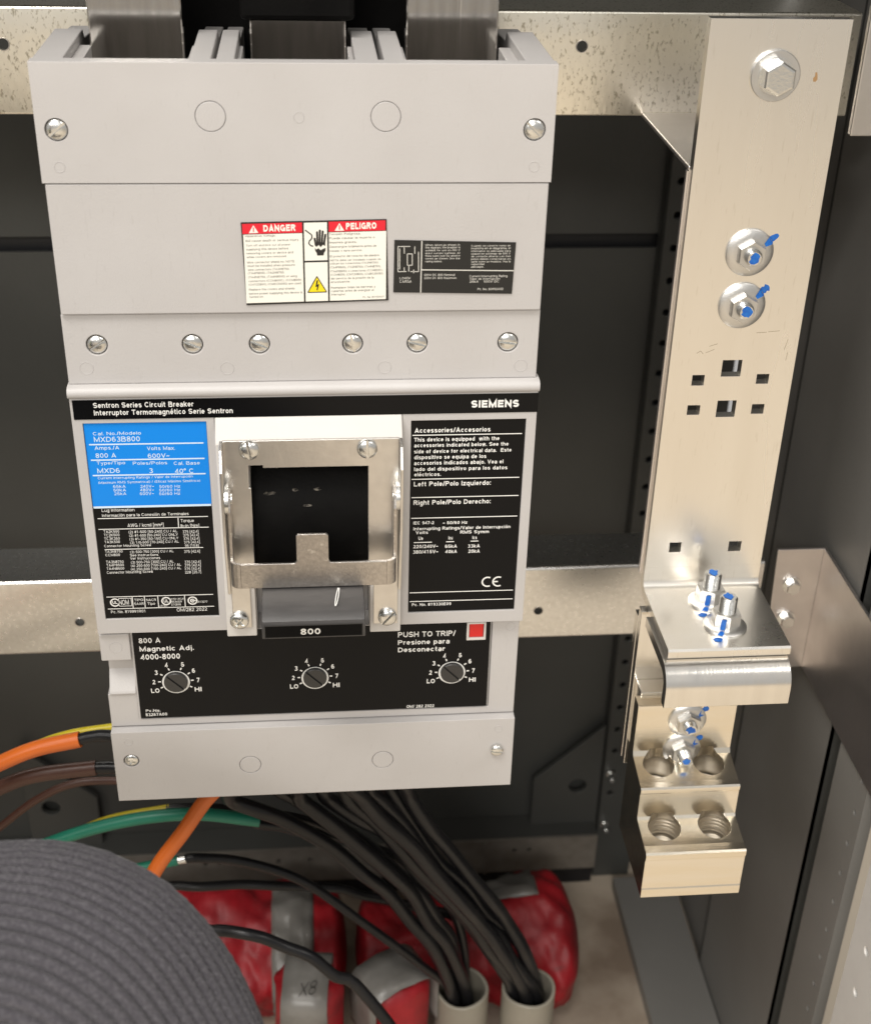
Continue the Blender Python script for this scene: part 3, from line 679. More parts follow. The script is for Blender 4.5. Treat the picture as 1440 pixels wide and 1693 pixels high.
def pole_wall(x0, x1, inner):
    o = obj('barrier_wall', MB().prism([(7.6,374),(7.6,H-.4),(74,H-.4),(78,H-5),(122,H-8),(122,374)], x0, x1), 'plastic', cb, bevel=0.6)
    if inner: obj('barrier_rib', MB().box(min(inner), max(inner), 9, 60, 374, H-5), 'plastic', o, bevel=0.4)
pole_wall(-114.0, -101, (-101,-95.5)); pole_wall(-46.8, -37.6, (-49.2,-46.8)); pole_wall(-35.4, -27.4, (-27.4,-25.5))
pole_wall(25.2, 35.4, (23.2,25.2)); pole_wall(38.0, 47.2, (47.2,49.4)); pole_wall(101, 114.0, (95.5,101))
obj('barrier_core', MB().box(-37.4, -35.6, 30, 120, 374, H-14), 'cavity', cb); obj('barrier_core', MB().box(35.6, 37.8, 30, 120, 374, H-14), 'cavity', cb)
obj('compartment_back', MB().box(-101, 101, 122.2, 128, 374, H+14), 'black_plastic', cb)
obj('compartment_floor', MB().box(-101, 101, 8, 122, 373.9, 376), 'cavity', cb)
# covers below
lcov = obj('label_cover', MB().prism([(0.9,300.9),(0.5,363.2),(14,363.2),(14,300.9)], -113.3, 113.5), 'plastic', cb, bevel=0.6)
scov = obj('screw_cover', MB().box(-114.0, 114.0, 3.2, 14, 264.2, 300.3), 'plastic', cb, bevel=0.5)
srow = [(-98.7,284.6),(-53.7,284.3),(-21.8,284),(23,283.6),(54.4,283.4),(98.9,283.3)]
bores(scov, srow, 5.1, 4, 3.2)
for (x, z), a in zip(srow, (-33, 24, 24, 78, 14, 8)): screw(scov, x, 4.6, z, -a if a == 33 else a)
pin_marks(scov, [(-104.7,272.6),(-37.8,271.6),(38.6,271),(105.9,270.9)], 3.2, 3.2)
# main front housing with label pockets and the handle opening
fh = obj('front_housing', MB().plate(-114.2, 115.0, 119.2, 258.6, 0, 12, [(-109.2,-49.4,128.4,244.6),(51.8,109.9,126.6,243.0),(-45.5,47.5,119.6,247.0)]), 'plastic', cb, bevel=0.5)
obj('housing_lip', MB().prism([(8,258.4),(-.6,258.4),(-1.9,259.4),(-2.2,261.4),(-1.4,263.2),(.4,264.1),(8,264.1)], -114.6, 115.4), 'plastic', fh, smooth=50)
# brand strip
bs = obj('brand_strip', MB().box(-112.9, 115.2, -.35, -.02, 246.9, 257.3), 'black_label', cb)
lettering('lettering', [('Sentron Series Circuit Breaker', -103, -54.9, 253.2, 2.75), ('Interruptor Termomagnético Serie Sentron', -103, -36.1, 249.2, 2.75)], -.45, 'white_ink', bs, 0.18)
lettering('brand_lettering', [('SIEMENS', 81.6, 105.6, 249.9, 4.0)], -.45, 'white_ink', bs, 0.25)
# rating label (blue) and lug label (black)
bl = obj('rating_label', MB().box(-109.0, -49.6, .9, 1.3, 197.0, 244.3), 'blue_label', cb)
lettering('lettering', T_BLUE, .8, 'pale_ink', bl, 0.15, lines=[(-107.3,232.6,-51.5,232.4),(-107.3,223.9,-51.5,223.7),(-107.3,215.2,-51.5,215.0)], lw=.75)
obj('label_edge', MB().rect(-108.8, -49.8, 196.2, 197.4, .78), 'pale_ink', bl, smooth='flat')
ll = obj('lug_label', MB().box(-109.0, -49.6, .9, 1.3, 128.7, 196.1), 'black_label', cb)
def lug_marks(mb):
    for cx, cz in ((-103.5,138.6),(-76.8,138.6),(-63.0,138.4)):
        mb.ring(cx, cz, 1.9, 2.6, .8, 28)
    text(mb, 'UL', -104.8, -102.2, 137.7, 1.9, .8, .2); text(mb, 'UL', -78.1, -75.5, 137.7, 1.9, .8, .2)
    mb.ring(-63.0, 138.4, .7, 1.25, .8, 20, math.radians(40), math.radians(320)); mb.rect(-63.4,-61.3,138.1,138.7,.79)
    for x0, x1, z0, z1 in ((-101.4,-94.9,136.2,141.1),): 
        for a in ((x0,z0,x1,z0),(x1,z0,x1,z1),(x1,z1,x0,z1),(x0,z1,x0,z0)): mb.line(*a, .3, .8)
lettering('lettering', T_LUG, .8, 'white_ink', ll, 0.13, lines=[(-107.4,190.2,-51.8,190.0),(-67,189.6,-67.1,183.9),(-107.6,183.8,-51.8,183.6),(-105.6,171.6,-55.4,171.4),(-107.6,142.2,-51.9,142.0),(-107.6,134.6,-51.9,134.4),(-94.3,141.8,-94.3,134.8),(-88,141.8,-88,134.8),(-81,141.8,-81,134.8),(-67,141.8,-67,134.6)], lw=.42, extra=lug_marks)
# accessories label
al = obj('accessories_label', MB().box(52.0, 109.7, .9, 1.3, 126.9, 242.7), 'black_label', cb)
def ce_mark(mb):
    r = 3.3; w_ = .85
    mb.ring(94.6, 145.0, r-w_, r, .8, 36, math.radians(62), math.radians(298))
    mb.ring(100.4, 145.0, r-w_, r, .8, 36, math.radians(62), math.radians(298)); mb.rect(98.0, 100.2, 144.6, 145.4, .79)
lettering('lettering', T_ACC, .8, 'white_ink', al, 0.19, lines=[(52.6,234.4,108.3,234.3),(52.6,209.1,108.3,209.0),(52.7,198.3,108.5,198.2),(52.7,185.9,108.5,185.8),(54.3,171,63.9,171),(71.4,171,75.7,171),(84.4,171,88.6,171),(52.6,139.3,108.7,139.2),(52.7,133.6,108.8,133.5)], lw=.5, extra=ce_mark)

# danger label
TL = math.radians(1.25)
def rz(x, z): return (x, z+(x-6)*math.tan(TL))
dl = obj('danger_label', MB().slab([rz(-26.9,305.9),rz(40,306.2),rz(38.9,345.9),rz(-27.8,346.1)], .28, .55), 'black_ink', cb)
Q = lambda mb, x0, x1, z0, z1, y: mb.poly([rz(x0,z0),rz(x1,z0),rz(x1,z1),rz(x0,z1)], y)
o = MB(); Q(o,-26.9,.1,306.9,340.3,.2); Q(o,.9,11.5,327.0,345.2,.2); Q(o,.9,11.5,306.9,326.1,.2); Q(o,12.3,38.8,306.9,340.3,.2); obj('white_field', o, 'white_label', dl, smooth='flat')
for a_, b_ in ((-27.2,.1),(12.3,38.4)):
    o = MB(); Q(o,a_,b_,340.6,345.4,.2); obj('red_band', o, 'red_ink', dl, smooth='flat')
lettering('danger_heading', [('DANGER', -17.6, -2.9, 341.4, 3.1)], .12, 'white_label', dl, 0.25, TL)
lettering('peligro_heading', [('PELIGRO', 20.2, 34.2, 341.4, 3.1)], .12, 'white_label', dl, 0.25, TL)
for cx in (-22.1, 17.2):
    o = MB(); o.poly([rz(cx-2.2,341.0),rz(cx+2.2,341.0),rz(cx,344.7)], .12); tri = obj('alert_triangle', o, 'white_label', dl, smooth='flat')
    o = MB(); Q(o,cx-.25,cx+.25,341.5,343.7,.08); tri2 = obj('exclamation_mark', o, 'red_ink', dl, smooth='flat')
rows = [(s,a,b,zb-(a+b)/2*math.tan(TL)*0,cap*.92) for s,a,b,zb,cap in T_DL[1:]+T_DR[1:]]
mb = MB()
for s,a,b,zb,cap in rows:
    v0 = len(mb.v); text(mb, s, a+.1, min(b, -.6) if a < 0 else b-.2, zb, cap, .12, .14)
    xm = (a+b)/2
    mb.v[v0:] = [(x,y,z+(x-xm)*math.tan(TL)) for x,y,z in mb.v[v0:]]
obj('warning_text', mb, 'text_ink', dl, smooth='flat')['kind'] = 'stuff'
# shock hand pictogram
o = MB()
def stroke(pts, wd, y=.1):
    for i in range(len(pts)-1): o.line(*rz(*pts[i]), *rz(*pts[i+1]), wd, y)
stroke([(1.4,341.8),(4.4,339.4),(4.5,337.8),(3.2,336.4),(3.0,335.2),(4.0,334.2),(5.0,333.9)], .55)
for x0, zt, x1 in ((5.7,337.6,6.2),(6.9,340.6,7.0),(8.2,341.4,7.9),(9.5,340.9,8.9),(10.7,339.3,9.9)):
    stroke([(x0,zt),(x1,334.6)], .95); o.ring(*rz(x0,zt), 0.0, .47, .1, 12)
o.poly([rz(5.6,334.6),rz(6.4,333.6),rz(7.6,334.5),rz(8.4,333.4),rz(9.6,334.6),rz(10.5,333.8),rz(10.6,335.6),rz(5.8,335.8)], .09)
o.poly([rz(6.7,329.4),rz(9.7,329.4),rz(9.9,330.6),rz(10.6,331.6),rz(10.7,333.0),rz(9.6,332.6),rz(8.4,331.9),rz(7.4,333.0),rz(6.4,332.3),rz(5.7,333.2),rz(5.9,331.6),rz(6.6,330.6)], .1)
obj('shock_hand', o, 'black_ink', dl, smooth='flat')
o = MB(); o.poly([rz(2.0,311.4),rz(10.8,311.4),rz(6.4,319.2)], .14); obj('hazard_triangle', o, 'yellow_ink', dl, smooth='flat')
o = MB()
for a, b in (((2.0,311.4),(10.8,311.4)),((10.8,311.4),(6.4,319.2)),((6.4,319.2),(2.0,311.4))): o.line(*rz(*a), *rz(*b), .45, .1)
o.poly([rz(6.2,317.2),rz(7.0,317.4),rz(6.5,315.2),rz(7.4,315.4),rz(6.6,312.2),rz(6.1,312.4),rz(6.4,314.2),rz(5.6,314.0)], .09)
obj('bolt_symbol', o, 'black_ink', dl, smooth='flat')
# black wiring label
wl = obj('wiring_label', MB().slab([(42.3,310.9),(99.0,309.6),(99.7,335.1),(42.6,336.6)], .28, .55), 'grey_label', cb)
lettering('lettering', T_WIRE, .2, 'grey_ink', wl, 0.14, tilt=0, lines=[(55.4,336.2,55.3,310.6),(55.6,322.0,99.3,321.2)], lw=.5)
lettering('circuit_diagram', [], .2, 'grey_ink', wl, lines=L_WIRE[2:], lw=.35)

# handle mechanism
hb = obj('handle_bezel', MB().prism([(0,247),(-7.6,236.4),(-8,235.6),(-8,120.4),(10,120.4),(10,247)], -45.2, 47.2), 'plastic_light', cb, bevel=0.6)
cut(hb, MB().box(-29.4, 30.8, -20, 20, 110, 226))
obj('opening_back', MB().box(-29.6, 31.0, 30, 32, 118, 228), 'cavity', hb)
obj('opening_side', MB().box(-31, -29.5, 9.8, 31, 118, 228), 'cavity', hb); obj('opening_side', MB().box(30.9, 32.4, 9.8, 31, 118, 228), 'cavity', hb)
o = MB(); N = 24
prof = [(44+48*math.cos(math.radians(a)), 178+48*math.sin(math.radians(a))) for a in [108+i*(252-108)/N for i in range(N+1)]]
o.prism(prof+[(40,132),(40,224)], -29.2, 30.6)
hs = obj('handle_shield', o, 'black_plastic', cb, smooth=50)
for fx, fz, fw, fh in ((-20,202.0,4.4,1.1),(-7,203.2,1.9,1.0),(4.2,203.4,2.6,.9),(-1,196.0,3.0,.6)):
    yy = 44-math.sqrt(48**2-(fz-178)**2)-.35
    rr = random.Random(fx*10); obj('wear_fleck', MB().slab([(fx+fw*math.cos(t_)*(.6+.4*rr.random()), fz+fh*math.sin(t_)*(.5+.5*rr.random())) for t_ in [i*math.pi/5 for i in range(10)]], yy-.35, yy+1.5), 'flake', hs)
hd = obj('handle', MB().prism([(-6,163),(-20,162.5),(-38,160.6),(-44.5,158.6),(-47.4,156.4),(-48.4,153.6),(-48.2,146.6),(-46,146),(-6,148)], -24.9, 26.7), 'handle', cb, smooth=28, bevel=0.5)
o = MB()
for a in ((-23.4,147.6,25.2,147.6),(25.2,147.6,25.2,154.6),(25.2,154.6,-23.4,154.6),(-23.4,154.6,-23.4,147.6)): o.line(*a, .5, -48.55)
obj('face_border', o, 'dial', hd, smooth='flat')
obj('face_plate', MB().box(-23.2, 25.0, -48.62, -48.2, 147.8, 154.4), 'black_plastic', hd)
lettering('lettering', [('800', -5.7, 4.2, 149.2, 3.5)], -48.72, 'grey_ink', hd, 0.19)
obj('white_sliver', MB().tube([(13.6,-29,163.4),(12.4,-35,162.2),(11.8,-41,160.8),(12.6,-40,161.2),(13.8,-34,162.5),(14.2,-29,163.3)], .28, 6, 1.5), 'white_ink', hd)
# steel lock-off frame round the handle
lf = obj('lock_frame', MB().plate(-41.6, 45.4, 127.0, 238.4, -9.6, -8.1, [(-28.6,29.8,100,223.0),(-31.8,32.6,100,158),(-29.6,-22.4,212,224.6)]), 'plate', cb, bevel=0.35)
for sx, xx in ((-1, -41.6), (1, 45.4)):
    pr = [(-8.2,238),(-8.2,150),(-12,150),(-20,190),(-20,226),(-15,236)]
    a = (xx-1.5, xx-.02) if sx < 0 else (xx+.02, xx+1.5)
    obj('side_ear', MB().prism(pr, *a), 'plate', lf, bevel=0.3)
    ox = xx+(1.2 if sx < 0 else -1.2)
    obj('pivot', MB().lathe([(7.6,-1.0),(7.6,.9),(3,1.0),(3,2.4)] if sx < 0 else [(3,-2.4),(3,-1.0),(7.6,-.9),(7.6,1.0)], 28, (ox, -15.5, 209), 'x'), 'zinc', lf, smooth=35)
for x, z, a, me in ((-28.6,233.4,80,SCR),(29.4,233.0,88,SCR),(-38.2,132.2,40,SCRX),(40.0,131.6,-48,SCR)): screw(lf, x, -10.2, z, a, 1.08, me)
# bail: strip bent into a U with a tab
bx0, bx1 = -40.2, 43.6
bail = obj('lock_bail', MB().slab([(bx0+5,162.8),(bx1-5,162.8),(bx1-5,177.2),(10.2,177.2),(9.2,178.4),(9.2,193.2),(8.2,194.2),(-5.9,194.2),(-6.9,193.2),(-6.9,178.4),(-7.9,177.2),(bx0+5,177.2)], -26.4, -24.8), 'bail', cb, bevel=0.35)
for sx, bx in ((-1, bx0), (1, bx1)):
    o = MB(); n = 8; k = 4.2; pts = []
    for i in range(n+1):
        t = math.pi/2*i/n
        pts.append((bx-sx*5+sx*5*math.sin(t), -26.4+5*(1-math.cos(t))))
    inn = []
    for i in range(n+1):
        t = math.pi/2*i/n
        inn.append((bx-sx*5+sx*3.4*math.sin(t), -24.8+3.4*(1-math.cos(t))))
    poly = pts+inn[::-1]; m_ = len(poly)
    vs = [(x,y,162.8) for x,y in poly]+[(x,y,177.2) for x,y in poly]
    fs = [tuple(range(m_)), tuple(range(2*m_-1,m_-1,-1))]+[(i,(i+1)%m_,m_+(i+1)%m_,m_+i) for i in range(m_)]
    o.add(vs, fs); obj('bail_bend', o, 'bail', bail, smooth=40)
    a = (bx, bx+1.6) if sx < 0 else (bx-1.6, bx)
    obj('bail_arm', MB().prism([(-21.4,162.8),(-21.4,177.2),(-21.8,205),(-19.5,212),(-14,214.5),(-10.5,210),(-11,200),(-13.6,176),(-14.5,166)], *a), 'bail', bail, bevel=0.3)

# trip unit
tu = obj('trip_unit', MB().plate(-114.0, 114.4, 51.2, 119.0, 6.0, 16, [(-98.2,99.4,55.8,116.2),(-120,-98.2,74,99)]), 'plastic', cb, bevel=0.4)
obj('label_rim', MB().box(-98.2, -97.3, 5.6, 12, 56, 116), 'plastic', tu)
obj('corner_boss', MB().box(-114.6, -98.6, 3.0, 10, 99.1, 116.5), 'plastic', tu, bevel=0.5)
obj('side_notch', MB().prism([(12.6,98.8),(12.4,87),(5.4,76.2),(4.8,74.9),(5.2,74.1),(16,74.1),(16,98.8)], -112.8, -98.4), 'plastic', tu, bevel=0.4)
obj('trip_backing', MB().box(-97.2, 99.2, 7.4, 9, 56, 116), 'plastic_light', tu)
pin_marks(tu, [(109.6,111.3)], 2.6, 6.0); pin_marks(tu, [(-106.2,108)], 3.4, 3.0)
tl = obj('trip_label', MB().box(-97.0, 98.2, 5.2, 7.3, 57.0, 115.4), 'black_label', cb)
lettering('lettering', T_TRIP, 5.08, 'white_ink', tl, 0.18)
for x, z in ((-76,82),(.7,81.6),(77.6,82)):
    d = obj('dial', MB().ring(x, z-.4, 6.2, 7.6, 5.05, 48), 'white_ink', cb, smooth='flat')
    kn = obj('knob', MB().lathe([(6.6,-1),(6.5,1.5),(6.1,1.9)], 40, (x, 5.0, z+.2), '-y'), 'dial', d, smooth=35)
    c = MB().box(-6.8,6.8,-3,.3,-.55,.55)
    ca = math.radians(-46); c.v = [(x+px*math.cos(ca)-pz*math.sin(ca), 5-1.9+py+.9, z+.2+px*math.sin(ca)+pz*math.cos(ca)) for px,py,pz in c.v]
    cut(kn, c)
    o = MB()
    for s, a in (('LO',207),('2',180),('3',148),('4',112),('5',69),('6',35),('7',2),('HI',-27)):
        t = math.radians(a); R_ = 12.2 if len(s) == 1 else 13.2
        o.line(x+8.2*math.cos(t), z+.2+8.2*math.sin(t), x+9.7*math.cos(t), z+.2+9.7*math.sin(t), .75, 5.06)
        wd = 1.7 if len(s) == 1 else (4.6 if s == 'LO' else 3.8)
        text(o, s, x+R_*math.cos(t)-wd/2, x+R_*math.cos(t)+wd/2, z+.2+R_*math.sin(t)-1.55, 3.0, 5.06, 0.2)
    obj('dial_scale', o, 'white_ink', d, smooth='flat')
tb = obj('trip_button_bezel', MB().plate(84.9, 95.6, 104.6, 116.4, 3.6, 7, [(86.2,94.4,106.0,115.4)]), 'plastic_light', cb, bevel=0.2)
obj('button', MB().box(86.4, 94.2, 4.2, 7, 106.2, 115.2), 'red_button', tb, bevel=0.5)
# bottom cover
bcov = obj('bottom_cover', MB().box(-114.2, 114.6, 1.2, 14, 0, 50.4), 'plastic', cb, bevel=0.6)
bores(bcov, [(-104.5,29.7)], 4.4, 2.6, 1.2); bores(bcov, [(104.9,28)], 3.4, 2.6, 1.2); knockouts(bcov, [(-37.6,23.4),(38.6,23.2)], 6.2, 1.2)
pin_marks(bcov, [(-104.9,43.5),(105.4,43)], 2.2, 1.2)
screw(bcov, -104.5, 2.4, 29.7, 20, .84, SCRX)
o = screw(bcov, 104.9, -.4, 28.2, 8, .80); obj('screw_shank', MB().lathe([(2.2,-5),(2.2,0)], 16, (104.9,-.2,28.2), '-y'), 'zinc', bcov, smooth=35)

# ------------------------------------------------------------------ line straps rising behind the top cover
def strap(label, x0, x1, sleeve=False):
    t = thing('line_strap', label, 'bus bar', group='bus straps rising behind the top cover')
    obj('strap', MB().box(x0, x1, 58, 66, 377, 620 if not sleeve else 424), 'strap', t, bevel=0.9)
    if sleeve: obj('black_sleeve', MB().box(x0-4, x1+4, 52, 74, 424, 620), 'black_plastic', t, bevel=2.5)
strap('shiny flat bus strap in the left pole opening at the top', -96.0, -52.8)
strap('shiny flat bus strap under a black sleeve in the middle pole opening', -22.2, 22.8, True)
strap('shiny flat bus strap in the right pole opening at the top', 50.8, 94.6)

# ------------------------------------------------------------------ neutral bar on the right
def hexnut(parent, name, loc, axis, r=8.6, h=8.5, flange=12.6, stud=5.0, sl=9.0, marks=True, rot=0):
    """flanged nut on a stud with a blue torque mark, built along -y or +z"""
    o = obj(name, MB().lathe([(flange,0),(flange,1.0),(flange*.93,1.7),(r*1.02,2.6)], 40, loc, axis), 'washer', parent, smooth=35)
    ax = Vector((0,-1,0)) if axis == '-y' else Vector((0,0,1))
    P = Vector(loc)
    obj('hex', MB().lathe([(r,0),(r,h-1.2),(r*.92,h)], 6, P+ax*2.0, axis, ngon=6), 'washer', o)
    prof = []
    z = h
    while z < h+sl-1.5: prof += [(stud,z),(stud-.45,z+.55)]; z += 1.1
    prof += [(stud,h+sl-1.2),(stud-.9,h+sl)]
    obj('stud', MB().lathe([(stud,0)]+prof, 24, P+ax*2.0, axis), 'zinc', o, smooth=30)
    if marks:
        tip = P+ax*(2.05+h+sl)
        b = MB(); rnd = random.Random(int(abs(loc[0]*7+loc[1]*3+loc[2])))
        pts = [(stud*(.38+.42*rnd.random())*math.cos(k*math.pi/6), stud*(.38+.42*rnd.random())*math.sin(k*math.pi/6)) for k in range(12)]
        if axis == '-y': b.slab([(tip.x+a, tip.z+c_) for a, c_ in pts], tip.y-.15, tip.y)
        else:
            n = len(pts); b.add([(tip.x+a,tip.y+c_,tip.z+.15) for a,c_ in pts], [tuple(range(n))])
        obj('blue_dot', b, 'blue_mark', o)
    return o
def mark_y(parent, cx, cz, yb, ang, flange, r):
    """blue streak of torque paint from the hex over the flange on to the bar, wall-mounted nut"""
    b = MB(); t = math.radians(ang); d = Vector((math.cos(t), math.sin(t))); n = Vector((-d.y, d.x))
    def q(r0, r1, y0, y1, w0, w1):
        p = [(cx+d.x*r0-n.x*w0, y0, cz+d.y*r0-n.y*w0), (cx+d.x*r1-n.x*w1, y1, cz+d.y*r1-n.y*w1), (cx+d.x*r1+n.x*w1, y1, cz+d.y*r1+n.y*w1), (cx+d.x*r0+n.x*w0, y0, cz+d.y*r0+n.y*w0)]
        b.add(p, [(0,1,2,3)])
    rn = random.Random(int(cx*3+cz)); w_ = lambda: 1.1+1.3*rn.random()
    q(r*.98, flange*.93, yb-2.75, yb-1.78, .9, 2.0); q(flange*.93, flange*1.003, yb-1.78, yb-.9, 2.0, 1.8)
    q(flange*1.003, flange*1.006, yb-.9, yb-.06, 1.8, 1.7)
    a_ = flange*1.006; wa = 1.7
    for k in range(4):
        b_ = a_+flange*.085; wb = w_() if k < 3 else .7
        q(a_, b_, yb-.06, yb-.06, wa, wb); a_, wa = b_, wb
    return obj('blue_mark', b, 'blue_mark', parent)

nb = thing('neutral_bar', 'wide cream-coloured metal bus bar with square holes, folded forward at its foot', 'bus bar')
X0, X1 = 193.6, 262.6
holes = [(222.6,233.3,243.4,253),(222.9,233.4,219.1,229),(207,213.7,238.3,244.5),(242.6,249.4,238.8,244.5),(206.5,213.5,220.7,226.5),(242.5,249.4,220.7,226.5),(206.5,213.4,132.2,138.7),(241.6,249,131.8,138.5)]
T = 6.3
def bend(y0, z0, r_in, t, a0, a1, n=10):
    return [(y0+(r_in+t)*math.cos(math.radians(a0+(a1-a0)*i/n)), z0+(r_in+t)*math.sin(math.radians(a0+(a1-a0)*i/n))) for i in range(n+1)], \
           [(y0+r_in*math.cos(math.radians(a0+(a1-a0)*i/n)), z0+r_in*math.sin(math.radians(a0+(a1-a0)*i/n))) for i in range(n+1)]
vb = obj('upright', MB().plate(X0, X1, 122, 428, 46, 46+T, holes), 'tin', nb, bevel=0.45)
sq = MB()
for a in ((207.6,257.2,209.6,258.6),(209.6,258.6,211.2,256.8),(212.4,257.4,217.0,259.4),(238.6,268.6,244.2,268.9),(245.0,269.1,251.2,269.6),(255.4,258.6,256.6,264.8),(257.2,252.4,257.6,257.0),(214,261.2,218.4,262.6)): sq.line(*a, .32, 45.96)
obj('scuff_marks', sq, 'scuff', nb, smooth='flat')['kind'] = 'stuff'
obj('stain_spot', MB().poly([(247.6,399.2),(248.8,399.0),(249.6,400.2),(249.3,402.2),(248.9,403.6),(248.0,403.4),(248.2,401.8),(247.4,400.8)], 45.96), 'rust', nb, smooth='flat')
# inside bend from the upright (front face y=46) to the ledge (top z=109)
oo, ii = bend(41, 114, 5, T, 0, -90)
led = obj('ledge', MB().prism([(46+T,122)]+oo+[(-17.2,109-T),(-18.2,109-T+1.2),(-18.2,107.8),(-17.2,109)]+ii[::-1]+[(46,122)], X0, X1), 'tin', nb, smooth=35)
# J bar clamped under the ledge: rounded front lip hanging down
R_o = 14
arc = [(-16+R_o*math.cos(math.radians(a)), 88.5+R_o*math.sin(math.radians(a))) for a in range(90, 181, 9)]
arci = [(-16+(R_o-T)*math.cos(math.radians(a)), 88.5+(R_o-T)*math.sin(math.radians(a))) for a in range(180, 89, -9)]
jb = obj('folded_lip', MB().prism([(24,102.5)]+arc+[(-30,79),(-29.2,78.2),(-24.4,78.2),(-23.7,79)]+arci+[(24,102.5-T)], 191.4, 261.6), 'tin2', nb, smooth=40)
# lower riser plates behind
rs = obj('lower_riser', MB().box(190.2, 256, 30, 36.2, -12, 102), 'tin2', nb, bevel=0.4)
obj('lower_riser', MB().box(190.0, 256, 36.8, 43, -12, 95), 'tin2', nb, bevel=0.4)
obj('spacer_plate', MB().box(192, 250, 17, 29.7, 5, 53), 'tin', nb, bevel=0.4)
# top hex bolt
tbolt = obj('hex_bolt', MB().lathe([(12.2,0),(12.2,1.6),(11.8,2.0)], 48, (228, 46, 402), '-y'), 'washer', nb, smooth=35)
obj('bolt_collar', MB().lathe([(8.6,0),(8.6,1.2)], 36, (228, 44, 402), '-y'), 'zinc', tbolt, smooth=35)
obj('bolt_hex', MB().lathe([(8.4,0),(8.4,5.6),(7.6,6.4),(6.6,6.5)], 6, (228, 42.8, 402), '-y', ngon=6), 'zinc', tbolt)
for z in (313.3, 284.3):
    nt_ = hexnut(nb, 'flange_nut', (228.2, 46, z), '-y', r=8.0, h=4.6, stud=4.4, sl=3.6); mark_y(nt_, 228.2, z, 46, 33 if z > 300 else 38, 12.6, 8.6)
for x, y in ((228.7, 28), (231, 3.6)):
    nt_ = hexnut(nb, 'flange_nut', (x, y, 109), 'z', r=8.4, h=8.5, flange=12.2, stud=5.0, sl=9.5)
    b = MB(); sx = x-6.2
    b.add([(x-5.2,y-7.4,111.6),(x-2.4,y-8.0,111.6),(x-2.2,y-7.9,118.5),(x-4.9,y-7.3,118.2)], [(0,1,2,3)])
    b.add([(x-5.4,y-8.6,111.3),(x-2.6,y-8.9,111.3),(x-4.4,y-11.9,110.4),(x-7.6,y-10.9,110.4)], [(0,1,2,3)])
    b.add([(x-7.6,y-11.2,109.25),(x-4.4,y-12.2,109.25),(x-6.2,y-15.6,109.25),(x-9.4,y-15.0,109.25),(x-10.2,y-12.6,109.25)], [(0,1,2,3,4)])
    obj('blue_mark', b, 'blue_mark', nt_)

sb = thing('shelf_bracket', 'bent steel bracket holding the bar off the upper rail', 'bracket')
obj('shelf', MB().box(193, 262, 52.6, 160, 353.8, 356.2), 'brown_steel', sb, bevel=0.6)
obj('drop_plate', MB().plate(192.4, 261, 114, 353.6, 52.6, 55.4, [(x0-2,x1+2,z0-2,z1+2) for x0,x1,z0,z1 in holes]), 'brown_steel', sb)

# ------------------------------------------------------------------ the four-barrel lug under the bar
lg = thing('lug_terminal', 'stepped shiny metal cable lug with four open barrels below the bar', 'lug')
LX0, LX1 = 188.4, 247.6
prof = [(16.8,51),(7.8,51),(7.2,50.4),(7.2,17),(5.5,14.2),(-14,10.6),(-17.8,10.2),(-18.8,9.2),(-18.8,6.6),(-18.0,5.4),(-18.0,-12),(-19.5,-13.4),(-38,-16.2),(-43.4,-16.4),(-44.6,-17.4),(-44.6,-21),(-43.8,-22.2),(-43.8,-44),(-44.2,-45),(-44.2,-51),(16.8,-51)]
lb = obj('body', MB().prism(prof, LX0, LX1), 'lug', lg)
c = MB()
for x in (202.5, 232.8): c.lathe([(9.4,-42),(9.4,18.5)], 36, (x, -1.0, 0), 'z')
for x in (203.3, 233.4): c.lathe([(9.8,-47),(9.8,-9.5)], 36, (x, -25.0, 0), 'z')
c.prism([(12,-2),(12,-30),(-17,-30),(-17,-46.5),(-42,-46.5),(-42,-27),(-12,-27),(-12,-2)], 120, 121)
cut(lb, c)
bvm = lb.modifiers.new('bevel', 'BEVEL'); bvm.width = .4*S; bvm.segments = 2; bvm.limit_method = 'ANGLE'; bvm.angle_limit = math.radians(40)
for x, y, z in ((202.5,-1.0,2),(232.8,-1.0,2),(203.3,-25.0,-24),(233.4,-25.0,-24)):
    s_ = obj('set_screw', MB().lathe([(8.3,-8),(8.3,0),(7.6,.7)], 36, (x, y, z-5), 'z'), 'washer', lg, smooth=35)
for x, y, z0, z1, r_ in ((202.5,-1.0,-40,10.6,9.3),(232.8,-1.0,-40,10.6,9.3),(203.3,-25.0,-46,-16.4,9.7),(233.4,-25.0,-46,-16.4,9.7)):
    mb = MB(); sg = 36; nn = 24; vs = []
    for k in range(nn+1):
        for i in range(sg): t = 2*math.pi*i/sg; q = r_-(.35 if k % 2 else 0); vs.append((x+q*math.cos(t), y+q*math.sin(t), z0+(z1-z0)*k/nn))
    mb.add(vs, [(k*sg+i, k*sg+(i+1)%sg, (k+1)*sg+(i+1)%sg, (k+1)*sg+i) for k in range(nn) for i in range(sg)])
    obj('bore_thread', mb, 'thread', lg, smooth=25)
for z in (39.5, 18.0):
    nt_ = hexnut(lg, 'flange_nut', (218.6 if z > 30 else 217.6, 7.2, z), '-y', r=7.8, h=4.8, flange=11.4, stud=4.2, sl=3.2 if z > 30 else 6)
    mark_y(nt_, 218.6 if z > 30 else 217.6, z, 7.2, 36, 11.0, 7.8)

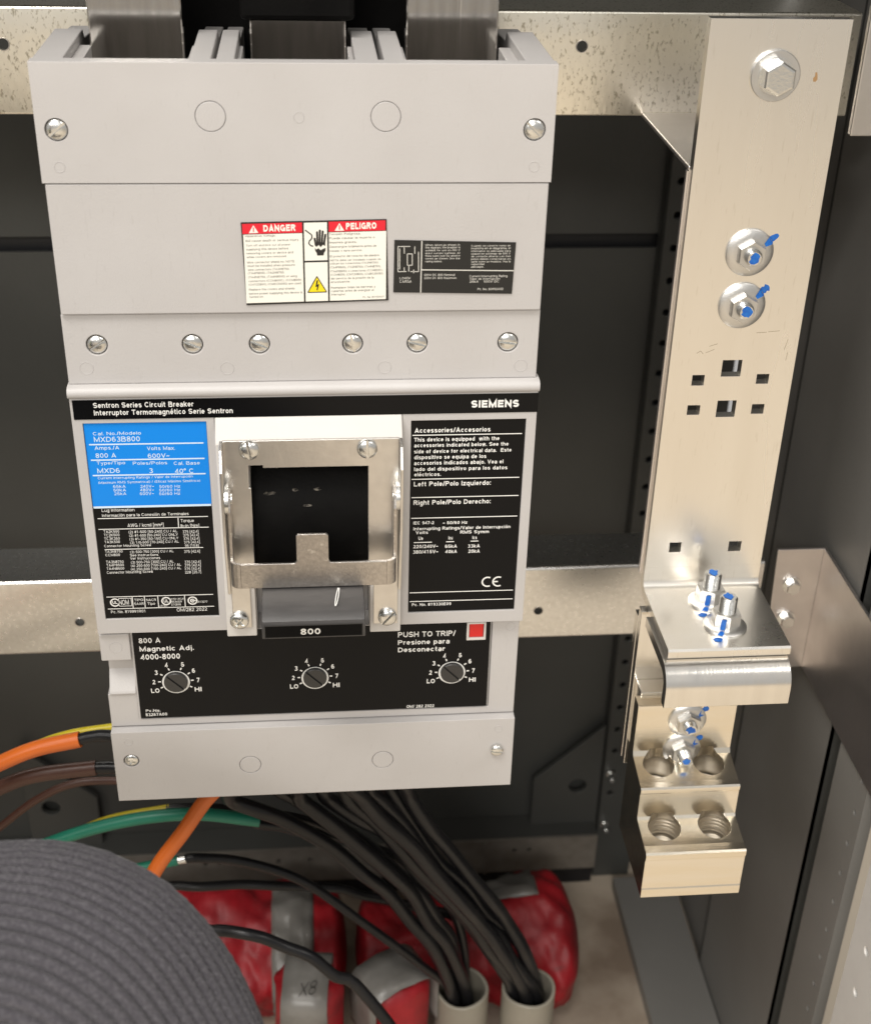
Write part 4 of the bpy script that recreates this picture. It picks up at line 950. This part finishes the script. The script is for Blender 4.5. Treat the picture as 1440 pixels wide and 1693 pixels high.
# ------------------------------------------------------------------ cables
def cable(label, pts, r, m, cat='cable', group=None, core=None, corer=None, name='cable', ends=None):
    if not core:
        o = obj(name, MB().tube(pts, r), m, smooth=50); return tag(o, label, cat, group)
    t = thing(name, label, cat, group=group)
    obj('jacket', MB().tube(pts, r), m, t, smooth=50)
    for nm, p, rr, mm in core: obj(nm, MB().tube(p, rr), mm, t, smooth=50)
    return t
cable('orange taped cable at far left ending in a black tail beside the breaker', [(-240,45,-36),(-214,45,-18),(-190,45,-5),(-168,45,5),(-141,45,11)], 4.9, 'orange', core=[('black_tail', [(-143,45,10.6),(-129,45,13.5),(-111,40,14),(-95,30,14)], 3.6, 'cable_black')])
cable('yellow cable just above the left orange cable', [(-200,62,-20),(-187,62,-13),(-172,62,-6),(-149,62,2),(-112,62,7)], 2.6, 'yellow')
cable('dull brown cable below the left orange cable', [(-250,70,-76),(-221,70,-59),(-200,70,-46),(-177,70,-37),(-139,70,-33)], 4.8, 'brown', core=[('black_tail', [(-141,70,-33.3),(-131,70,-33),(-105,66,-34),(-85,50,-30)], 4.0, 'cable_black')])
cable('thin dark brown cable curving below the brown one', [(-240,90,-128),(-229,90,-114),(-211,90,-98),(-184,90,-75),(-156,90,-62),(-117,90,-62),(-80,80,-50)], 2.6, 'brown')
cable('green cable with a cut end under the breaker', [(-245,80,-140),(-212,80,-122),(-183,80,-107),(-150,80,-94),(-114,80,-86),(-78,80,-85),(-39,80,-93)], 4.3, 'green')
cable('yellow cable behind the green one ending in a black tail', [(-215,92,-138),(-191,92,-125),(-170,92,-112),(-140,92,-97),(-99,92,-89)], 2.7, 'yellow', core=[('black_tail', [(-101,92,-89.5),(-75,92,-90),(-35,96,-101),(-3,104,-119),(30,110,-150)], 3.0, 'cable_black')])
cable('orange cable coming straight down from under the breaker', [(-40,50,6),(-55,40,-19),(-69,36,-34),(-84,32,-56),(-100,28,-78),(-110,24,-99),(-118,20,-137),(-122,18,-180)], 4.9, 'orange')
cable('thin black cable with a green end and bare silver ring', [(-92,100.2,-144.4),(-86,100.5,-144),(-54,103,-152),(-12,104,-175),(31,106,-222),(72,112,-273),(100,126,-321),(104,130,-350),(106,134,-460)], 3.4, 'cable_black', core=[('green_end', [(-165,100,-168),(-146,100,-158),(-131,100,-152),(-98,100,-145)], 3.6, 'green'), ('bare_ring', [(-98,100,-145),(-91,100.3,-144.3)], 2.9, 'silver')])
BG = 'black cables sweeping from the breaker into the conduits'
cl = [('black cable leaving the breaker farthest left toward the left conduit', [(-59,50,-10),(-57,60,-44),(-53,69,-67),(-22,77,-92),(14,86,-131),(48,95,-183),(83,108,-257),(102,124,-325),(104,128,-360),(104,128,-460)], 5.1),
('second black cable, arching into the left conduit', [(-20,50,-8),(-17,60,-43),(-10,72,-70),(30,83,-124),(65,95,-184),(97,112,-258),(114,128,-330),(116,128,-370),(116,128,-460)], 5.2),
('black cable from mid breaker into the left of the right conduit', [(-6,60,-10),(-2,75,-55),(8,84,-80),(47,92,-125),(83,101,-185),(122,112,-254),(152,128,-330),(154,130,-370),(154,130,-460)], 5.2),
('black cable lying on top of the bundle into the right conduit', [(14,50,-10),(18,60,-40),(26,70,-67),(63,81,-123),(100,91,-189),(135,105,-252),(160,122,-326),(162,124,-370),(162,124,-460)], 5.5),
('black cable at the right side of the bundle into the right conduit', [(26,60,-10),(30,75,-54),(40,84,-78),(75,93,-143),(116,102,-220),(147,114,-277),(170,127,-336),(172,128,-370),(172,128,-460)], 5.2),
('rightmost black cable of the bundle into the right conduit', [(38,70,-10),(42,85,-61),(50,93,-84),(85,101,-156),(124,111,-224),(156,124,-284),(169,138,-340),(170,139,-370),(170,139,-460)], 5.2),
('black cable dropping steeply through the bundle into the left conduit', [(-75,98,-100),(-52,100,-108),(-28,104,-120),(14,108,-138),(58,112,-168),(95,120,-221),(110,132,-279),(114,138,-340),(114,139,-460)], 3.8),
('black cable running level behind the bundle', [(-190,128,-220),(-124,130,-204),(-89,133,-203),(-36,137,-209),(14,140,-221),(51,143,-240),(98,147,-262),(140,150,-300),(158,138,-345),(158,138,-460)], 3.6),
('black cable low in front of the taped conduits', [(-150,70,-200),(-95,60,-174),(-70,56,-169),(-41,52,-171),(-5,48,-190),(24,44,-219),(54,40,-270),(60,60,-330),(58,120,-440)], 4.2),
('black cable on the upper right edge of the bundle, near the breaker', [(46,66,-10),(50,76,-50),(62,84,-80),(92,94,-140),(126,104,-206),(156,118,-270),(172,134,-336),(173,136,-370),(173,136,-460)], 5.2),
('black cable filling the middle of the bundle', [(20,66,-10),(24,78,-56),(34,88,-84),(66,96,-138),(104,104,-204),(138,116,-264),(163,134,-332),(165,138,-370),(165,138,-460)], 5.1),
('black cable curling between the two conduits from the upper bundle', [(-30,62,-10),(-26,72,-58),(-6,82,-86),(34,94,-134),(72,104,-196),(100,120,-262),(108,134,-326),(108,137,-370),(108,137,-460)], 5.2),
('black cable nested inside the upper bundle', [(8,62,-10),(10,72,-52),(24,80,-78),(56,88,-128),(92,97,-192),(128,109,-258),(157,130,-330),(160,134,-370),(160,134,-460)], 5.1)]
def wobble(p, k):
    rn = random.Random(k*17+3); q = [Vector(v) for v in p]; out = [q[0]]
    for i in range(1, len(q)):
        if i < len(q)-3: out.append((q[i-1]+q[i])/2+Vector((rn.uniform(-2,2), rn.uniform(-2,2), rn.uniform(-2.5,2.5))))
        out.append(q[i]+(Vector((rn.uniform(-2,2), rn.uniform(-2,2), rn.uniform(-2,2))) if i < len(q)-3 else Vector((0,0,0))))
    return out
for kk, (lab, p, r) in enumerate(cl):
    p = wobble(p, kk); cable(lab, p, r, 'cable_black', group=BG)

# ------------------------------------------------------------------ conduits and taped conduit ends
def conduit(label, x, y, zt):
    o = obj('conduit_stub', MB(), 'pvc') if False else None
    R, r = 21.5, 18.6
    prof = [(R,FZ),(R,zt-.8),(R-.8,zt),(r+.8,zt),(r,zt-.8),(r,FZ)]
    mb = MB(); seg = 48; vs = []; 
    for rr, h in prof:
        for i in range(seg): t = 2*math.pi*i/seg; vs.append((x+rr*math.cos(t), y+rr*math.sin(t), h+(0.8*math.sin(3*t+x) if h > FZ+1 else 0)))
    fs = [(j*seg+i, j*seg+(i+1)%seg, (j+1)*seg+(i+1)%seg, (j+1)*seg+i) for j in range(len(prof)-1) for i in range(seg)]
    mb.add(vs, fs)
    o = obj('conduit', mb, 'pvc', smooth=40); return tag(o, label, 'conduit', 'open grey conduits full of cables')
conduit('open grey conduit swallowing the left half of the black cables', 111, 134, -330)
conduit('open grey conduit at right swallowing the black cable bundle', 164.5, 131, -330)
def lumpy(mb, cx, cy, z0, zt, R, seed, seg=40, dome=.45):
    rnd = random.Random(seed); ph = [rnd.random()*6.28 for _ in range(6)]
    rows = [(1.0,z0),(1.0,z0+(zt-z0)*.35),(1.02,z0+(zt-z0)*.62),(.99,zt-R*dome),(.93,zt-R*dome*.6),(.78,zt-R*dome*.28),(.52,zt-R*dome*.08),(.25,zt)]
    vs = []
    for k, (f_, h) in enumerate(rows):
        for i in range(seg):
            t = 2*math.pi*i/seg; nv = Vector((math.cos(t)*1.2, math.sin(t)*1.2, h*.03+seed)); q = R*f_*(1+.16*noise.noise(nv)+.12*(abs(noise.noise(nv*2.4))-.25)+.035*math.sin(3*t+ph[0]+k)+.03*math.sin(5*t+ph[1]-k*1.3)+.018*math.sin(9*t+ph[2]+2*k))
            vs.append((cx+q*math.cos(t), cy+q*math.sin(t), h+1.6*math.sin(4*t+ph[3]+k)*(k > 1)))
    fs = [(k*seg+i, k*seg+(i+1)%seg, (k+1)*seg+(i+1)%seg, (k+1)*seg+i) for k in range(len(rows)-1) for i in range(seg)]
    fs.append(tuple(range((len(rows)-1)*seg, len(rows)*seg)))
    return mb.add(vs, fs)
def strip_over(cx, cy, zt, R, ang, wd, reach, lift, dome=.45, down=60):
    """a tape strip laid over the dome from side to side"""
    t = math.radians(ang); d = Vector((math.cos(t), math.sin(t), 0)); n = Vector((-d.y, d.x, 0)); vs = []; rows = []
    R2 = R+lift
    for u in [-1+2*i/26 for i in range(27)]:
        s_ = u*(R2+down)
        if abs(s_) <= R2:
            q = abs(s_)/R2; h = zt+lift-R*dome*(1-math.sqrt(max(0, 1-q**2.6))); rr = s_
        else: h = zt+lift-R*dome-(abs(s_)-R2); rr = math.copysign(R2, s_)
        wob = .35*math.sin(u*7)
        for sg in (-1, -.33, .33, 1):
            p = Vector((cx, cy, h+.6*math.sin(u*23+sg*3)))+d*rr+n*(sg*(wd/2+wob)); vs.append(p)
    fs = [(i*4+k, i*4+k+1, i*4+k+5, i*4+k+4) for i in range(26) for k in range(3)]
    return MB().add(vs, fs)
def capped(label, cx, cy, zt, R, seed, strips=(), base='red_tape'):
    t = thing('taped_conduit', label, 'conduit', group='conduit ends wrapped in tape')
    obj('wrapping', lumpy(MB(), cx, cy, FZ, zt, R, seed), base, t, smooth=60)
    for ang, wd, lift, m, down in strips:
        so = obj('tape_strip', strip_over(cx, cy, zt, R, ang, wd, 0, lift, down=down), m, t, smooth=60)
        sm = so.modifiers.new('thick', 'SOLIDIFY'); sm.thickness = .5*S
    return t
def bundle(label, x0, x1, cy, r0, seed, bulb=0, bands=()):
    """lumpy tape-wrapped roll lying on the pad along x"""
    rnd = random.Random(seed); ph = [rnd.random()*6.28 for _ in range(8)]; seg = 72; n = int((x1-x0)/2.2); vs = []
    def ring(u, lift=0.0):
        x = x0+(x1-x0)*u; e = min(1, u/.05, (1-u)/(.10 if bulb else .05)); e = math.sqrt(max(.03, 1-(1-e)**2))
        rr = (r0*(1+.05*math.sin(x*.03+ph[0])+.03*math.sin(x*.11+ph[1]))+bulb*math.exp(-((u-.84)/.16)**2))*e
        out = []
        for i in range(seg):
            t = 2*math.pi*i/seg
            q = rr*(1+.03*math.sin(3*t+x*.02+ph[2])+.022*math.sin(7*t+x*.09+ph[3])+.014*math.sin(13*t-x*.17+ph[4]))+lift
            nv = Vector((x*.022, math.cos(t)*1.3, math.sin(t)*1.3+seed))
            q += e*(7.5*noise.noise(nv)+5.5*(abs(noise.noise(nv*2.3))-.25)+2.6*(abs(noise.noise(nv*5.5+Vector((3,1,7))))-.25))
            out.append((x, cy+q*math.cos(t), FZ+3+(r0+bulb*.5)*.97+q*math.sin(t)))
        return out
    t_ = thing('taped_bundle', label, 'bundle', group='red taped rolls on the floor')
    for k in range(n+1): vs += ring(k/n)
    fs = [(k*seg+i, k*seg+(i+1)%seg, (k+1)*seg+(i+1)%seg, (k+1)*seg+i) for k in range(n) for i in range(seg)]
    fs += [tuple(range(seg)), tuple(range(n*seg, (n+1)*seg))]
    obj('wrapping', MB().add(vs, fs), 'red_tape', t_, smooth=60)
    for u0, u1, a0, a1 in bands:
        m_ = 10; i0, i1 = int(a0/360*seg), int(a1/360*seg); w_ = i1-i0+1; bv = []
        for k in range(m_+1):
            R_ = ring(u0+(u1-u0)*k/m_+.006*math.sin(k*2.1), 1.6); bv += [R_[i % seg] for i in range(i0, i1+1)]
        so = obj('grey_band', MB().add(bv, [(k*w_+i, k*w_+i+1, (k+1)*w_+i+1, (k+1)*w_+i) for k in range(m_) for i in range(w_-1)]), 'grey_tape', t_, smooth=60)
        sm = so.modifiers.new('thick', 'SOLIDIFY'); sm.thickness = .6*S
    return t_
bundle('long red taped roll with a grey band lying behind the sleeve', -230, 22, 258, 55, 5, 0, [(.74,.88,60,250)])
bundle('red taped roll with a fat round end and grey patch at the right rear', 30, 232, 256, 46, 9, 13, [(.56,.80,45,98)])
xb = capped('grey and red taped conduit end marked in pen, front left', -12, 128, -298, 27, 14, [(84, 36, 2.0, 'grey_tape', 50)])
capped('grey taped conduit end with red edges, front right', 56, 128, -300, 27, 17, [(28, 40, 2.0, 'grey_tape', 45)])
mk = MB(); text(mk, 'X8', -19, -6, 0, 12, 0, 0.07)
mk.v = [(x+z*.22, y, z+(x+12)*.18) for x,y,z in mk.v]
mk.v = [(x, 104+z*1.0, -291.5-abs(104+z-128)*.12) for x,y,z in mk.v]
obj('pen_mark', mk, 'black_ink', xb, smooth='flat')

# ------------------------------------------------------------------ person crouching at the left, arm reaching in at the lower left
pe = thing('person', 'person in a grey ribbed knit sleeve reaching in at the lower left', 'person')
def skin_body(name, joints, edges, m, parent):
    me = bpy.data.meshes.new(name); me.from_pydata([tuple(c_*S for c_ in j[:3]) for j in joints], edges, [])
    o = bpy.data.objects.new(name, me); COL.objects.link(o); o.parent = parent; me.materials.append(M[m])
    o.modifiers.new('skin', 'SKIN').use_smooth_shade = True
    for v, j in zip(me.skin_vertices[0].data if me.skin_vertices else [], joints): pass
    if not me.skin_vertices:
        bm = bmesh.new(); bm.from_mesh(me); bm.verts.layers.skin.verify(); bm.to_mesh(me); bm.free()
    for k, (v, j) in enumerate(zip(me.skin_vertices[0].data, joints)): v.radius = (j[3]*S, j[3]*S); v.use_root = k == 0
    sd = o.modifiers.new('sub', 'SUBSURF'); sd.levels = 2; sd.render_levels = 2
    return o
J = [(-840,-720,-120,125),(-710,-600,40,135),(-560,-500,205,132),(-510,-500,300,88),(-490,-505,355,52),
     (-450,-400,245,72),(-300,-300,170,52),(-160,-250,135,42),(-112,-254,132,42),(-60,-281,94,38),(-30,-302,62,28),
     (-700,-620,280,75),(-770,-480,120,52),(-710,-360,-60,36),
     (-750,-640,-170,88),(-570,-580,-190,68),(-590,-660,-420,42),(-550,-580,-448,36),(-480,-540,-455,28),
     (-940,-640,-190,88),(-790,-450,-210,68),(-820,-540,-420,42),(-790,-470,-448,36),(-750,-410,-455,28)]
E_ = [(0,1),(1,2),(2,3),(3,4),(2,5),(5,6),(6,7),(7,8),(8,9),(9,10),(2,11),(11,12),(12,13),(0,14),(14,15),(15,16),(16,17),(17,18),(0,19),(19,20),(20,21),(21,22),(22,23)]
skin_body('body', J, E_, 'trouser', pe)
skin_body('vest', [(-760,-650,-20,150),(-710,-600,40,156),(-562,-500,205,150),(-522,-500,280,118),(-490,-430,262,84)], [(0,1),(1,2),(2,3),(2,4)], 'vest', pe)
skin_body('head', [(-488,-505,360,46),(-470,-490,400,62),(-470,-500,455,74),(-462,-490,490,66),(-425,-455,410,16),(-400,-440,440,12),(-405,-440,455,9)], [(0,1),(1,2),(2,3),(1,4),(2,5),(5,6)], 'skin', pe)
skin_body('hair', [(-492,-515,430,70),(-478,-508,470,80),(-468,-498,505,68)], [(0,1),(1,2)], 'trouser', pe)
HD = [(-34,-299,70,27),(-12,-315,46,30),(4,-326,28,26)]
hj = HD+[(14,-318,14,10),(24,-312,-6,9),(30,-306,-22,8), (10,-328,8,10),(18,-324,-16,9),(22,-318,-36,8), (2,-338,6,10),(8,-336,-18,9),(10,-330,-38,8), (-8,-344,10,9),(-6,-346,-10,8),(-4,-342,-26,7), (12,-300,44,12),(26,-292,30,10),(36,-290,16,9)]
skin_body('hand', hj, [(0,1),(1,2),(2,3),(3,4),(4,5),(2,6),(6,7),(7,8),(2,9),(9,10),(10,11),(2,12),(12,13),(13,14),(1,15),(15,16),(16,17)], 'skin', pe)
def knit(name, pts, rfun, ribs, amp, parent, step=1.3, per=8):
    P = smooth_path(pts, step); fr = frames(P); seg = ribs*per; vs = []; n = len(P); L = 0
    for i in range(n):
        if i: L += (P[i]-P[i-1]).length
        N, B = fr[i]; R = rfun(i/(n-1))
        for k in range(seg):
            t = 2*math.pi*k/seg; ph = ribs*t; c_ = abs(math.cos(ph/2))
            st = math.sin(L*2*math.pi/3.4+(math.pi if math.sin(ph) > 0 else 0))
            fade = .9+.7*noise.noise(Vector((L*.02, math.cos(t)*1.5, math.sin(t)*1.5)))
            q = R+amp*fade*(2*c_**.6-1)+.35*st*c_*fade+3.2*noise.noise(Vector((L*.018+5, math.cos(t)*1.1, math.sin(t)*1.1)))+1.5*math.sin(2*t+L*.045)+1.0*math.sin(5*t-L*.03)
            vs.append(P[i]+N*(q*math.cos(t))+B*(q*math.sin(t)))
    fs = [(i*seg+k, i*seg+(k+1)%seg, (i+1)*seg+(k+1)%seg, (i+1)*seg+k) for i in range(n-1) for k in range(seg)]
    return obj(name, MB().add(vs, fs), 'knit', parent, smooth=80)
arm_pts = [(-430,-390,238),(-320,-312,176),(-240,-270,150),(-161,-249,133),(-117,-252,133),(-97,-256,129),(-79,-266,114),(-58,-282,92),(-30,-303,61)]
knit('sleeve', arm_pts, lambda t: 61-6*t if t < .8 else 56-70*(t-.8), 72, 0.95, pe)
